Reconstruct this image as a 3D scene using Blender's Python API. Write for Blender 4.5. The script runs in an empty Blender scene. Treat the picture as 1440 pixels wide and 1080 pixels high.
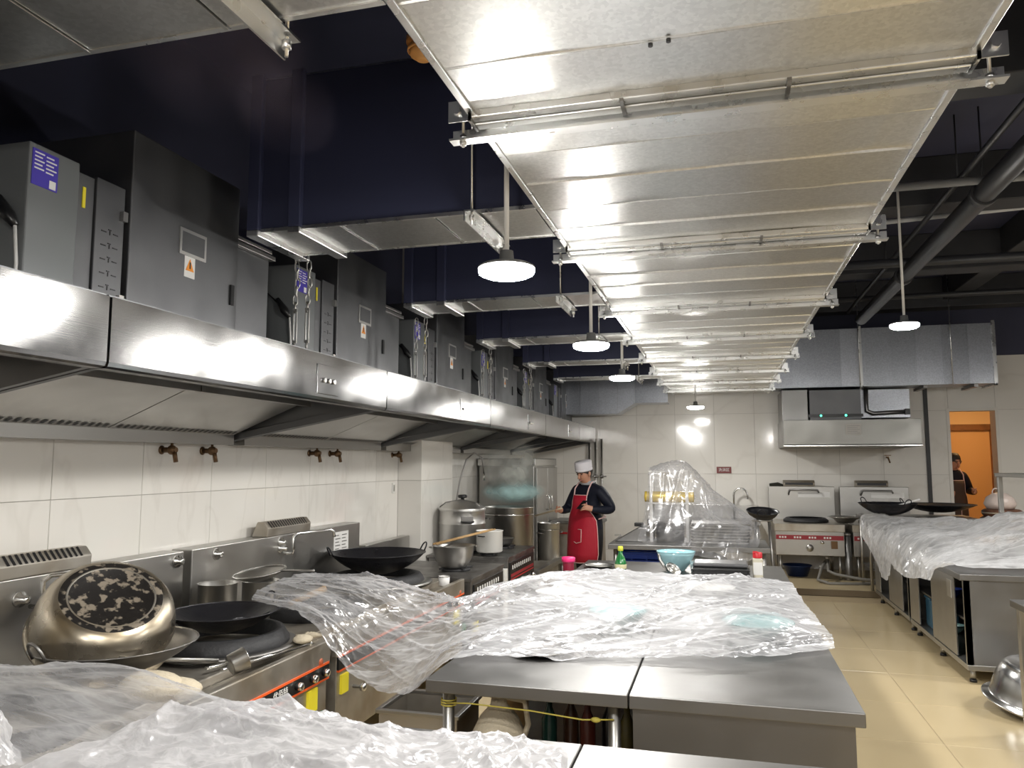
import bpy, math, random
import numpy as np
from mathutils import Vector, Matrix, Euler

random.seed(7)
PI = math.pi
S = bpy.context.scene
COL = S.collection

# ------------------------------------------------------------------ camera, world, exposure
cam_d = bpy.data.cameras.new('camera')
cam = bpy.data.objects.new('camera', cam_d)
COL.objects.link(cam)
cam_d.sensor_fit = 'HORIZONTAL'
cam_d.sensor_width = 36.0
cam_d.lens = 36.0 * 1080.0 / 1440.0
cam_d.clip_start = 0.05
cam_d.clip_end = 100
cam.location = (0, 0, 1.65)
cam.rotation_euler = (math.radians(90 + 5.8156), 0, math.radians(15.2026))
S.camera = cam
S.view_settings.view_transform = 'Standard'
S.view_settings.look = 'None'
S.view_settings.exposure = 1.42
S.view_settings.gamma = 1.0
S.view_settings.use_curve_mapping = False
W = bpy.data.worlds.new('world')
S.world = W
W.use_nodes = True
W.node_tree.nodes['Background'].inputs[0].default_value = (0.55, 0.6, 0.8, 1)
W.node_tree.nodes['Background'].inputs[1].default_value = 0.05
LAMP_W = 120.0
CORRIDOR_W = 30.0

# ------------------------------------------------------------------ materials
MATS = {}
def mat(name, col, rough=0.5, metal=0.0, bump=0.0, bscale=20.0, bstretch=(1, 1, 1), var=0.0, vscale=3.0, vcol=None,
        rvar=0.0, emit=None, estr=0.0, coat=0.0, spangle=0.0, orand=0.0, trans=0.0, warp=0.0, spec=None, wscale=1.3, vmin=0.42, vmax=0.68):
    if name in MATS:
        return MATS[name]
    m = bpy.data.materials.new(name)
    m.use_nodes = True
    nt = m.node_tree
    N, L = nt.nodes, nt.links
    p = N['Principled BSDF']
    p.inputs['Base Color'].default_value = (*col, 1)
    p.inputs['Roughness'].default_value = rough
    p.inputs['Metallic'].default_value = metal
    if spec is not None:
        p.inputs['Specular IOR Level'].default_value = spec
    if coat:
        p.inputs['Coat Weight'].default_value = coat
        p.inputs['Coat Roughness'].default_value = 0.06
    if trans:
        p.inputs['Transmission Weight'].default_value = trans
    if emit:
        p.inputs['Emission Color'].default_value = (*emit, 1)
        p.inputs['Emission Strength'].default_value = estr
    tc = N.new('ShaderNodeTexCoord')
    def noise(scale, stretch=(1, 1, 1), detail=3):
        mp = N.new('ShaderNodeMapping')
        mp.inputs['Scale'].default_value = stretch
        L.new(tc.outputs['Object'], mp.inputs['Vector'])
        n = N.new('ShaderNodeTexNoise')
        n.inputs['Scale'].default_value = scale
        n.inputs['Detail'].default_value = detail
        L.new(mp.outputs[0], n.inputs['Vector'])
        return n
    csock = None
    if var or vcol:
        n = noise(vscale)
        r = N.new('ShaderNodeMix'); r.data_type = 'RGBA'
        a = col
        b = vcol if vcol else tuple(max(0, c * (1 - var)) for c in col)
        r.inputs['A'].default_value = (*a, 1)
        r.inputs['B'].default_value = (*b, 1)
        cr = N.new('ShaderNodeMapRange')
        cr.inputs['From Min'].default_value = vmin
        cr.inputs['From Max'].default_value = vmax
        L.new(n.outputs['Fac'], cr.inputs['Value'])
        L.new(cr.outputs[0], r.inputs['Factor'])
        csock = r.outputs['Result']
    if spangle or orand:
        v = N.new('ShaderNodeTexVoronoi')
        v.inputs['Scale'].default_value = 90
        L.new(tc.outputs['Object'], v.inputs['Vector'])
        sp = N.new('ShaderNodeSeparateColor')
        L.new(v.outputs['Color'], sp.inputs[0])
        oi = N.new('ShaderNodeObjectInfo')
        a1 = N.new('ShaderNodeMath'); a1.operation = 'MULTIPLY_ADD'
        L.new(sp.outputs[0], a1.inputs[0]); a1.inputs[1].default_value = spangle; a1.inputs[2].default_value = 1 - spangle / 2
        a2 = N.new('ShaderNodeMath'); a2.operation = 'MULTIPLY_ADD'
        L.new(oi.outputs['Random'], a2.inputs[0]); a2.inputs[1].default_value = orand; a2.inputs[2].default_value = 1 - orand / 2
        a3 = N.new('ShaderNodeMath'); a3.operation = 'MULTIPLY'
        L.new(a1.outputs[0], a3.inputs[0]); L.new(a2.outputs[0], a3.inputs[1])
        mx = N.new('ShaderNodeMix'); mx.data_type = 'RGBA'; mx.blend_type = 'MULTIPLY'
        mx.inputs['Factor'].default_value = 1
        if csock: L.new(csock, mx.inputs['A'])
        else: mx.inputs['A'].default_value = (*col, 1)
        L.new(a3.outputs[0], mx.inputs['B'])
        csock = mx.outputs['Result']
    if csock:
        L.new(csock, p.inputs['Base Color'])
    if rvar:
        n = noise(vscale * 2.3)
        cr = N.new('ShaderNodeMapRange')
        cr.inputs['From Min'].default_value = 0.3
        cr.inputs['From Max'].default_value = 0.7
        cr.inputs['To Min'].default_value = max(0.02, rough - rvar)
        cr.inputs['To Max'].default_value = min(1, rough + rvar)
        L.new(n.outputs['Fac'], cr.inputs['Value'])
        L.new(cr.outputs[0], p.inputs['Roughness'])
    last = None
    if bump:
        n = noise(bscale, bstretch)
        b = N.new('ShaderNodeBump')
        b.inputs['Strength'].default_value = bump
        b.inputs['Distance'].default_value = 0.01
        L.new(n.outputs['Fac'], b.inputs['Height'])
        last = b
    if warp:
        n = noise(wscale, (1, 1, 1), 1)
        b = N.new('ShaderNodeBump')
        b.inputs['Strength'].default_value = warp
        b.inputs['Distance'].default_value = 0.05
        L.new(n.outputs['Fac'], b.inputs['Height'])
        if last: L.new(last.outputs[0], b.inputs['Normal'])
        last = b
    if last:
        L.new(last.outputs[0], p.inputs['Normal'])
    MATS[name] = m
    return m

steel = mat('brushed_steel', (0.46, 0.45, 0.43), 0.36, 1.0, bump=0.02, bscale=220, bstretch=(1, 0.05, 1), rvar=0.05, vscale=2, warp=0.04)
endsteel = mat('end_panel_steel', (0.24, 0.23, 0.22), 0.42, 1.0, rvar=0.05, vscale=2, warp=0.03)
hoodsteel = mat('hood_steel', (0.26, 0.257, 0.255), 0.15, 1.0, bump=0.015, bscale=160, bstretch=(1, 0.04, 2), rvar=0.035, vscale=2, warp=0.05)
topsteel = mat('worktop_steel', (0.27, 0.265, 0.26), 0.40, 1.0, bump=0.02, bscale=200, bstretch=(0.05, 1, 1), rvar=0.05, vscale=2, warp=0.03)
wallhoodsteel = mat('wall_hood_steel', (0.24, 0.235, 0.22), 0.36, 1.0, rvar=0.05, vscale=2, warp=0.04)
palewood = mat('bleached_bamboo', (0.62, 0.52, 0.38), 0.6)
twinem = mat('faded_yellow_twine', (0.48, 0.40, 0.07), 0.7)
darksteel = mat('dull_steel', (0.30, 0.29, 0.28), 0.42, 1.0, bump=0.05, bscale=40, rvar=0.1, var=0.3)
oldsteel = mat('stained_steel', (0.50, 0.47, 0.42), 0.46, 0.9, bump=0.03, bscale=60, rvar=0.08, vcol=(0.34, 0.29, 0.22), vscale=3)
chrome = mat('chrome', (0.70, 0.70, 0.69), 0.20, 1.0)
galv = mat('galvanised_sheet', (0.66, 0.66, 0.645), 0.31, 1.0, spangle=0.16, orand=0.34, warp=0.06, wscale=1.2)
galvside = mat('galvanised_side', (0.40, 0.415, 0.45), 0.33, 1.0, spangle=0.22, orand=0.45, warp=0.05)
flange_m = mat('galvanised_bar', (0.72, 0.72, 0.71), 0.30, 1.0, rvar=0.06, vscale=6)
cabpaint = mat('grey_cabinet_paint', (0.20, 0.21, 0.215), 0.42, 0.35, rvar=0.08, vscale=1.5)
boxsteel = mat('purifier_steel', (0.17, 0.172, 0.178), 0.48, 0.9, rvar=0.06)
ductnavy = mat('navy_duct_paint_hazed', (0.028, 0.031, 0.062), 0.5, 0.0, spec=0.25, rvar=0.06, vscale=1.0, orand=0.2, warp=0.05)  # navy side paint, lifted in the colour itself to carry the haze
navy = mat('navy_ceiling_paint_hazed', (0.050, 0.053, 0.095), 0.65, var=0.3, vscale=0.8)  # navy base lightened to stand in for haze veiling the dark ceiling
beamm = mat('dark_beam_paint', (0.030, 0.031, 0.036), 0.6, var=0.3)
pipem = mat('dark_pipe_paint', (0.035, 0.036, 0.04), 0.4)
blackp = mat('black_plastic', (0.012, 0.012, 0.013), 0.32)
iron = mat('seasoned_black_iron', (0.014, 0.014, 0.018), 0.36, 0.3, bump=0.15, bscale=40, rvar=0.1, vscale=5)
castiron = mat('sooty_cast_iron', (0.02, 0.02, 0.022), 0.6, bump=0.3, bscale=60)
alu = mat('dull_aluminium', (0.62, 0.61, 0.59), 0.42, 1.0, rvar=0.06, bump=0.03, bscale=50, bstretch=(1, 1, 8))
white = mat('white_paper', (0.75, 0.74, 0.72), 0.6)
whitep = mat('white_plastic', (0.72, 0.71, 0.68), 0.4)
cream = mat('cream_cloth', (0.55, 0.48, 0.36), 0.9, bump=0.4, bscale=80)
red = mat('red_plastic', (0.55, 0.02, 0.03), 0.35)
orange = mat('orange_stripe', (0.75, 0.11, 0.02), 0.4)
redstripe = mat('dark_red_stripe', (0.30, 0.02, 0.03), 0.4)
yellow = mat('yellow_sticker', (0.80, 0.68, 0.03), 0.5)
green = mat('green_knob', (0.01, 0.22, 0.09), 0.35)
blue = mat('blue_plastic', (0.01, 0.06, 0.45), 0.4)
purple = mat('violet_label', (0.07, 0.05, 0.40), 0.4)
pink = mat('pink_plastic', (0.75, 0.03, 0.18), 0.35)
dkred = mat('dark_red_jar', (0.20, 0.01, 0.03), 0.25)
teal = mat('pale_teal_enamel', (0.30, 0.52, 0.52), 0.25)
wood = mat('pale_wood', (0.48, 0.30, 0.13), 0.55, bump=0.1, bscale=60, bstretch=(1, 8, 8), var=0.3, vscale=20)
brass = mat('brown_brass', (0.18, 0.11, 0.06), 0.4, 0.9)
grout = mat('grout', (0.40, 0.38, 0.35), 0.8)
wallpaint = mat('grey_wall_paint', (0.50, 0.48, 0.45), 0.7)
ledge = mat('step_edge', (0.16, 0.12, 0.07), 0.6)
doorwood = mat('door_frame_wood', (0.24, 0.10, 0.03), 0.5, var=0.3, vscale=9)
corr = mat('corridor_paint', (0.85, 0.62, 0.36), 0.7)
rubber = mat('grey_hose_rubber', (0.20, 0.19, 0.17), 0.6)
floorm = mat('beige_floor_tile', (0.56, 0.45, 0.27), 0.24, var=0.10, vscale=1.1, vmin=0.2, vmax=0.85, orand=0.05)
floorg = mat('floor_grout', (0.36, 0.28, 0.17), 0.7)
jacket = mat('navy_padded_jacket', (0.006, 0.008, 0.018), 0.62, bump=0.3, bscale=14, spec=0.3)
trouser = mat('black_trousers', (0.006, 0.006, 0.008), 0.7, bump=0.3, bscale=14)
skinm = mat('skin', (0.52, 0.27, 0.18), 0.5)
hairm = mat('dark_hair', (0.015, 0.012, 0.01), 0.6)
apronm = mat('red_apron_cloth', (0.42, 0.008, 0.028), 0.6, bump=0.35, bscale=10)
piping = mat('pale_pink_piping', (0.75, 0.50, 0.48), 0.6)
hatm = mat('white_cap_cloth', (0.70, 0.68, 0.72), 0.75, bump=0.2, bscale=60)
glass_g = mat('green_bottle_glass', (0.02, 0.20, 0.05), 0.12, coat=0.4)
brownbag = mat('brown_bag', (0.16, 0.07, 0.04), 0.5, bump=0.5, bscale=25, var=0.5, vscale=12)
pinkbag = mat('pale_bag_plastic', (0.60, 0.50, 0.45), 0.4, bump=0.6, bscale=20)

# burnt pot bottom: steel with black burn marks
def burnt():
    m = mat('burnt_steel', (0.55, 0.50, 0.42), 0.3, 1.0, vcol=(0.30, 0.24, 0.15), vscale=3, rvar=0.08)
    nt = m.node_tree; N = nt.nodes; L = nt.links
    p = N['Principled BSDF']
    tc = [n for n in N if n.type == 'TEX_COORD'][0]
    n = N.new('ShaderNodeTexNoise'); n.inputs['Scale'].default_value = 9; n.inputs['Detail'].default_value = 5; n.inputs['Distortion'].default_value = 1.2
    L.new(tc.outputs['Object'], n.inputs['Vector'])
    return m
burntm = burnt()
charm = mat('charred_bottom', (0.012, 0.010, 0.009), 0.5, 0.2, vcol=(0.26, 0.22, 0.17), vscale=26, bump=0.2, bscale=30, vmin=0.54, vmax=0.62)

# tiles
def tile_mat(name, col):
    m = mat(name, col, 0.10, coat=0.3, orand=0.05)
    nt = m.node_tree; N = nt.nodes; L = nt.links
    p = N['Principled BSDF']
    geo = N.new('ShaderNodeNewGeometry')
    mp = N.new('ShaderNodeMapping'); mp.inputs['Rotation'].default_value = (0.7, 0.7, 0.3); mp.inputs['Scale'].default_value = (1, 3, 1)
    L.new(geo.outputs['Position'], mp.inputs['Vector'])
    n = N.new('ShaderNodeTexNoise'); n.inputs['Scale'].default_value = 0.9; n.inputs['Detail'].default_value = 4; n.inputs['Distortion'].default_value = 0.3
    L.new(mp.outputs[0], n.inputs['Vector'])
    ramp = N.new('ShaderNodeValToRGB')
    e = ramp.color_ramp.elements
    e[0].position = 0.47; e[0].color = (1, 1, 1, 1)
    e[1].position = 0.53; e[1].color = (1, 1, 1, 1)
    k = e.new(0.50); k.color = (0.94, 0.935, 0.93, 1)
    L.new(n.outputs['Fac'], ramp.inputs[0])
    mx = N.new('ShaderNodeMix'); mx.data_type = 'RGBA'; mx.blend_type = 'MULTIPLY'; mx.inputs['Factor'].default_value = 1
    old = p.inputs['Base Color'].links[0].from_socket
    L.new(old, mx.inputs['A']); L.new(ramp.outputs[0], mx.inputs['B'])
    L.new(mx.outputs['Result'], p.inputs['Base Color'])
    return m
tilem = tile_mat('white_marble_tile', (0.76, 0.735, 0.69))

def emis(name, col, s):
    m = bpy.data.materials.new(name); m.use_nodes = True
    nt = m.node_tree; nt.nodes.clear()
    e = nt.nodes.new('ShaderNodeEmission'); o = nt.nodes.new('ShaderNodeOutputMaterial')
    e.inputs[0].default_value = (*col, 1); e.inputs[1].default_value = s
    nt.links.new(e.outputs[0], o.inputs[0])
    return m
lampm = emis('lamp_diffuser', (1.0, 0.98, 0.935), LAMP_W)
corrlamp = emis('corridor_lamp', (1.0, 0.62, 0.28), CORRIDOR_W)
greenled = emis('green_led', (0.05, 1.0, 0.5), 3.0)

def plastic(name, body, col, gloss=0.12, rough=0.18, crinkle=0.5, cscale=26, stretch=(1, 1, 1), rot=0.0, streak=0.25):
    """thin polythene film: see-through + milky body + shine"""
    m = bpy.data.materials.new(name); m.use_nodes = True
    nt = m.node_tree; N = nt.nodes; L = nt.links; N.clear()
    o = N.new('ShaderNodeOutputMaterial')
    tr = N.new('ShaderNodeBsdfTransparent'); tr.inputs[0].default_value = (0.97, 0.97, 0.98, 1)
    df = N.new('ShaderNodeBsdfDiffuse'); df.inputs[0].default_value = (*col, 1)
    tl = N.new('ShaderNodeBsdfTranslucent'); tl.inputs[0].default_value = (*col, 1)
    gl = N.new('ShaderNodeBsdfGlossy'); gl.inputs[0].default_value = (0.95, 0.95, 0.97, 1); gl.inputs['Roughness'].default_value = rough
    mb = N.new('ShaderNodeMixShader'); mb.inputs[0].default_value = 0.38
    L.new(df.outputs[0], mb.inputs[1]); L.new(tl.outputs[0], mb.inputs[2])
    tc = N.new('ShaderNodeTexCoord')
    mpn = N.new('ShaderNodeMapping'); mpn.inputs['Scale'].default_value = stretch; mpn.inputs['Rotation'].default_value = (0, 0, rot)
    L.new(tc.outputs['Object'], mpn.inputs['Vector'])
    dn = N.new('ShaderNodeTexNoise'); dn.inputs['Scale'].default_value = 4; dn.inputs['Detail'].default_value = 3
    L.new(mpn.outputs[0], dn.inputs['Vector'])
    va = N.new('ShaderNodeVectorMath'); va.operation = 'MULTIPLY_ADD'
    L.new(dn.outputs['Color'], va.inputs[0]); va.inputs[1].default_value = (0.35, 0.35, 0.35)
    L.new(mpn.outputs[0], va.inputs[2])
    def vor(scale, feat):
        v = N.new('ShaderNodeTexVoronoi'); v.inputs['Scale'].default_value = scale; v.feature = feat
        L.new(va.outputs[0], v.inputs['Vector']); return v
    v1, v2 = vor(cscale * 0.3, 'F1'), vor(cscale, 'F1')
    h1 = N.new('ShaderNodeMath'); h1.operation = 'MULTIPLY_ADD'
    L.new(v2.outputs['Distance'], h1.inputs[0]); h1.inputs[1].default_value = 0.35; L.new(v1.outputs['Distance'], h1.inputs[2])
    n2 = N.new('ShaderNodeTexNoise'); n2.inputs['Scale'].default_value = 3.5; n2.inputs['Detail'].default_value = 5
    L.new(tc.outputs['Object'], n2.inputs['Vector'])
    bp = N.new('ShaderNodeBump'); bp.inputs['Strength'].default_value = crinkle; bp.inputs['Distance'].default_value = 0.05
    L.new(h1.outputs[0], bp.inputs['Height'])
    rn = N.new('ShaderNodeTexNoise'); rn.inputs['Scale'].default_value = cscale * 0.45; rn.inputs['Detail'].default_value = 5; rn.inputs['Roughness'].default_value = 0.6
    L.new(va.outputs[0], rn.inputs['Vector'])
    r0 = N.new('ShaderNodeMath'); r0.operation = 'SUBTRACT'; L.new(rn.outputs['Fac'], r0.inputs[0]); r0.inputs[1].default_value = 0.5
    r1 = N.new('ShaderNodeMath'); r1.operation = 'ABSOLUTE'; L.new(r0.outputs[0], r1.inputs[0])
    cre = N.new('ShaderNodeMapRange'); cre.inputs['From Min'].default_value = 0.0; cre.inputs['From Max'].default_value = 0.07
    cre.inputs['To Min'].default_value = streak; cre.inputs['To Max'].default_value = 0.0
    L.new(r1.outputs[0], cre.inputs['Value'])
    for s in (df, tl, gl):
        L.new(bp.outputs[0], s.inputs['Normal'])
    lw = N.new('ShaderNodeLayerWeight'); lw.inputs['Blend'].default_value = 0.45
    mr = N.new('ShaderNodeMapRange')
    mr.inputs['To Min'].default_value = body - 0.16; mr.inputs['To Max'].default_value = min(1, body + 0.16)
    mr.inputs['From Min'].default_value = 0.35; mr.inputs['From Max'].default_value = 0.65
    L.new(n2.outputs['Fac'], mr.inputs['Value'])
    ad = N.new('ShaderNodeMath'); ad.operation = 'MULTIPLY_ADD'; ad.use_clamp = True
    L.new(lw.outputs['Facing'], ad.inputs[0]); ad.inputs[1].default_value = 0.45
    ac_ = N.new('ShaderNodeMath'); ac_.operation = 'ADD'
    L.new(mr.outputs[0], ac_.inputs[0]); L.new(cre.outputs[0], ac_.inputs[1])
    L.new(ac_.outputs[0], ad.inputs[2])
    m1 = N.new('ShaderNodeMixShader')
    L.new(ad.outputs[0], m1.inputs[0]); L.new(tr.outputs[0], m1.inputs[1]); L.new(mb.outputs[0], m1.inputs[2])
    m2 = N.new('ShaderNodeMixShader'); m2.inputs[0].default_value = gloss
    L.new(m1.outputs[0], m2.inputs[1]); L.new(gl.outputs[0], m2.inputs[2])
    L.new(m2.outputs[0], o.inputs[0])
    return m
film = plastic('clear_polythene', 0.12, (0.72, 0.72, 0.74), 0.10, 0.20, 0.12, 9, (0.6, 2.2, 1), 0.5, 0.14)
film_sail = plastic('sail_polythene', 0.22, (0.70, 0.70, 0.72), 0.12, 0.20, 0.20, 9, (0.6, 3.0, 1.0), -0.15, 0.25)
film_mid = plastic('milky_polythene', 0.20, (0.86, 0.86, 0.88), 0.12, 0.20, 0.22, 9, (0.7, 2.2, 1), 0.4, 0.25)
film_right = plastic('light_lifted_polythene', 0.32, (0.93, 0.93, 0.94), 0.12, 0.2, 0.22, 9, (0.7, 2.2, 1), 0.4, 0.25)  # whiter copy of the milky film, makes up for weak light there
film_white = plastic('white_polythene', 0.50, (0.60, 0.59, 0.60), 0.10, 0.24, 0.35, 16, (1, 1.6, 1), 0.8, 0.25)

# ------------------------------------------------------------------ mesh builder
class MB:
    def __init__(s):
        s.v = []; s.f = []; s.sm = []
    def add(s, vs, fs, smooth=False, M=None):
        b = len(s.v)
        for p in vs:
            p = Vector(p)
            s.v.append(tuple(M @ p if M is not None else p))
        for f in fs:
            s.f.append(tuple(b + i for i in f)); s.sm.append(smooth)
        return s
    def box(s, x0, x1, y0, y1, z0, z1, M=None):
        vs = [(x, y, z) for x in (x0, x1) for y in (y0, y1) for z in (z0, z1)]
        return s.add(vs, [(0, 1, 3, 2), (4, 6, 7, 5), (0, 4, 5, 1), (2, 3, 7, 6), (0, 2, 6, 4), (1, 5, 7, 3)], False, M)
    def cbox(s, c, d, M=None):
        return s.box(c[0] - d[0] / 2, c[0] + d[0] / 2, c[1] - d[1] / 2, c[1] + d[1] / 2, c[2] - d[2] / 2, c[2] + d[2] / 2, M)
    def prism(s, poly, axis, a0, a1, M=None):
        """poly of 2D points in the two other axes, extruded along axis"""
        n = len(poly)
        def mk(p, a):
            if axis == 0: return (a, p[0], p[1])
            if axis == 1: return (p[0], a, p[1])
            return (p[0], p[1], a)
        vs = [mk(p, a0) for p in poly] + [mk(p, a1) for p in poly]
        fs = [tuple(range(n))[::-1], tuple(range(n, 2 * n))] + [(i, (i + 1) % n, n + (i + 1) % n, n + i) for i in range(n)]
        return s.add(vs, fs, False, M)
    def lathe(s, prof, n=24, c=(0, 0, 0), M=None, smooth=True):
        T = Matrix.Translation(c)
        if M is not None: T = T @ M
        vs = []; fs = []; idx = []
        for r, z in prof:
            if r < 1e-6:
                idx.append([len(vs)]); vs.append((0, 0, z))
            else:
                idx.append(list(range(len(vs), len(vs) + n)))
                vs += [(r * math.cos(2 * PI * i / n), r * math.sin(2 * PI * i / n), z) for i in range(n)]
        for a, b in zip(idx, idx[1:]):
            for i in range(n):
                j = (i + 1) % n
                if len(a) == 1 and len(b) == 1: continue
                if len(a) == 1: fs.append((a[0], b[i], b[j]))
                elif len(b) == 1: fs.append((a[i], b[0], a[j]))
                else: fs.append((a[i], b[i], b[j], a[j]))
        return s.add(vs, fs, smooth, T)
    def tube(s, pts, r, n=8, closed=False, smooth=True, caps=True):
        P = [Vector(p) for p in pts]; k = len(P)
        rs = r if isinstance(r, (list, tuple)) else [r] * k
        t0 = (P[1] - P[0]).normalized()
        u = t0.orthogonal().normalized()
        vs = []; fs = []
        for i in range(k):
            if closed: t = (P[(i + 1) % k] - P[i - 1]).normalized()
            elif i == 0: t = t0
            elif i == k - 1: t = (P[-1] - P[-2]).normalized()
            else: t = ((P[i + 1] - P[i]).normalized() + (P[i] - P[i - 1]).normalized()).normalized()
            u = (u - t * u.dot(t)).normalized()
            w = t.cross(u)
            for j in range(n):
                a = 2 * PI * j / n
                vs.append(P[i] + (u * math.cos(a) + w * math.sin(a)) * rs[i])
        for i in range(k if closed else k - 1):
            i2 = (i + 1) % k
            for j in range(n):
                j2 = (j + 1) % n
                fs.append((i * n + j, i * n + j2, i2 * n + j2, i2 * n + j))
        if caps and not closed:
            fs.append(tuple(range(n))[::-1]); fs.append(tuple(range((k - 1) * n, k * n)))
        return s.add(vs, fs, smooth)
    def cyl(s, a, b, r, n=16, r2=None):
        A, B = Vector(a), Vector(b)
        t = (B - A).normalized(); u = t.orthogonal().normalized(); w = t.cross(u)
        r2 = r if r2 is None else r2
        vs = [A + (u * math.cos(2 * PI * j / n) + w * math.sin(2 * PI * j / n)) * r for j in range(n)]
        vs += [B + (u * math.cos(2 * PI * j / n) + w * math.sin(2 * PI * j / n)) * r2 for j in range(n)]
        s.add(vs, [(j, (j + 1) % n, n + (j + 1) % n, n + j) for j in range(n)], True)
        b0 = len(s.v) - 2 * n
        s.f.append(tuple(b0 + j for j in range(n))[::-1]); s.sm.append(False)
        s.f.append(tuple(b0 + n + j for j in range(n))); s.sm.append(False)
        return s
    def ball(s, c, r, n=12, M=None):
        k = 8
        R = (r, r, r) if not isinstance(r, (tuple, list)) else r
        prof = [(math.sin(PI * i / k), -math.cos(PI * i / k)) for i in range(k + 1)]
        prof[0] = (0, -1); prof[-1] = (0, 1)
        D = Matrix.Diagonal((R[0], R[1], R[2], 1))
        T = D if M is None else M @ D
        return s.lathe(prof, n, c, T)
    def build(s, name, m, parent=None, bevel=0.0, world=False, seg=2):
        me = bpy.data.meshes.new(name)
        vs = s.v
        if world and parent is not None:
            o = wloc(parent); vs = [(a - o[0], b - o[1], c - o[2]) for a, b, c in vs]
        me.from_pydata(vs, [], s.f)
        me.polygons.foreach_set('use_smooth', s.sm)
        me.materials.append(m)
        me.update()
        ob = bpy.data.objects.new(name, me)
        COL.objects.link(ob)
        if parent is not None: ob.parent = parent
        if bevel:
            b = ob.modifiers.new('bevel', 'BEVEL'); b.width = bevel; b.segments = seg; b.limit_method = 'ANGLE'; b.angle_limit = 0.6
        return ob

def wloc(o):
    v = Vector((0, 0, 0))
    while o is not None:
        v = v + o.location; o = o.parent
    return v
def tag(o, label=None, cat=None, group=None, kind=None):
    if label: o['label'] = label
    if cat: o['category'] = cat
    if group: o['group'] = group
    if kind: o['kind'] = kind
    return o
def thing(name, label, cat, loc=(0, 0, 0), rotz=0, group=None):
    o = bpy.data.objects.new(name, None); COL.objects.link(o)
    o.empty_display_size = 0.05
    o.location = loc; o.rotation_euler = (0, 0, rotz)
    return tag(o, label, cat, group)
def struct(name, mb, m, parent=None, bevel=0):
    o = mb.build(name, m, parent, bevel)
    if parent is None: o['kind'] = 'structure'
    return o
def dup(o, loc=None, label=None, rotz=None, parent=None):
    c = o.copy(); COL.objects.link(c)
    if parent is not None: c.parent = parent
    if loc is not None: c.location = loc
    if rotz is not None: c.rotation_euler = (0, 0, rotz)
    if label: c['label'] = label
    for ch in list(o.children): dup(ch, parent=c)
    return c
def piece(name, src_mesh, parent, loc):
    o = bpy.data.objects.new(name, src_mesh); COL.objects.link(o); o.parent = parent; o.location = loc
    return o
def box(x0, x1, y0, y1, z0, z1): return MB().box(x0, x1, y0, y1, z0, z1)
def text_mesh(name, txt, size, m, parent, M, ext=0.0008):
    cu = bpy.data.curves.new(name, 'FONT'); cu.body = txt; cu.size = size; cu.extrude = ext
    cu.align_x = 'CENTER'; cu.align_y = 'CENTER'; cu.resolution_u = 2
    tmp = bpy.data.objects.new('tmp', cu); COL.objects.link(tmp)
    bpy.context.view_layer.update()
    me = bpy.data.meshes.new_from_object(tmp.evaluated_get(bpy.context.evaluated_depsgraph_get()))
    bpy.data.objects.remove(tmp); 
    me.transform(M); me.name = name
    me.materials.clear(); me.materials.append(m)
    o = bpy.data.objects.new(name, me); COL.objects.link(o); o.parent = parent
    return o
def facing_x(p):   # text reading for a viewer on the +X side, at p
    return Matrix.Translation(p) @ Matrix(((0, 0, 1, 0), (1, 0, 0, 0), (0, 1, 0, 0), (0, 0, 0, 1)))
def facing_my(p):  # text for a viewer on the -Y side
    return Matrix.Translation(p) @ Matrix(((1, 0, 0, 0), (0, 0, -1, 0), (0, 1, 0, 0), (0, 0, 0, 1)))

# ------------------------------------------------------------------ SETTING
XW, YB = -3.1, 12.4           # left wall face, back wall face
fl = struct('floor', box(-3.4, 7.6, -3.6, 12.6, -0.2, -0.004), floorg)
ft = MB().box(-0.398, 0.398, -0.398, 0.398, -0.004, 0.0).build('tile', floorm, fl, 0.002, seg=1)
k = 0
for i in range(9):
    for j in range(11):
        x = 1.62 + 0.8 * (i - 6); y = 2.4 + 0.8 * j
        if y > 10.2: continue
        if k == 0: ft.location = (x, y, 0)
        else:
            t = ft.copy(); COL.objects.link(t); t.location = (x, y, 0)
        k += 1
plat = struct('floor_platform', box(0.2, 6.0, 10.45, 12.39, 0.0, 0.075), floorm)
pe = box(0.2, 6.0, 10.425, 10.45, 0.0, 0.078).build('edge_strip', ledge, plat, 0.003)

def tiles(parent, axis, face, a_edges, z_edges, hole=None):
    """tiles 6 mm thick in front of a wall core"""
    cache = {}
    g = 0.0015
    for a0, a1 in zip(a_edges, a_edges[1:]):
        for z0, z1 in zip(z_edges, z_edges[1:]):
            if hole and a0 >= hole[0] - 1e-4 and a1 <= hole[1] + 1e-4 and z1 <= hole[2] + 1e-4: continue
            key = (round(a1 - a0, 3), round(z1 - z0, 3))
            w, h = (a1 - a0) / 2 - g, (z1 - z0) / 2 - g
            if key not in cache:
                mb = MB()
                if axis == 'x': mb.box(-0.006, 0, -w, w, -h, h)
                elif axis == 'y': mb.box(-w, w, 0, 0.006, -h, h)
                elif axis == '-x': mb.box(0, 0.006, -w, w, -h, h)
                else: mb.box(-w, w, -0.006, 0, -h, h)
                o = mb.build('tile', tilem, parent, 0.0015, seg=1); cache[key] = o
            else:
                o = cache[key].copy(); COL.objects.link(o)
            c, z = (a0 + a1) / 2, (z0 + z1) / 2
            o.location = (face, c, z) if axis in ('x', '-x') else (c, face, z)

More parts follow.
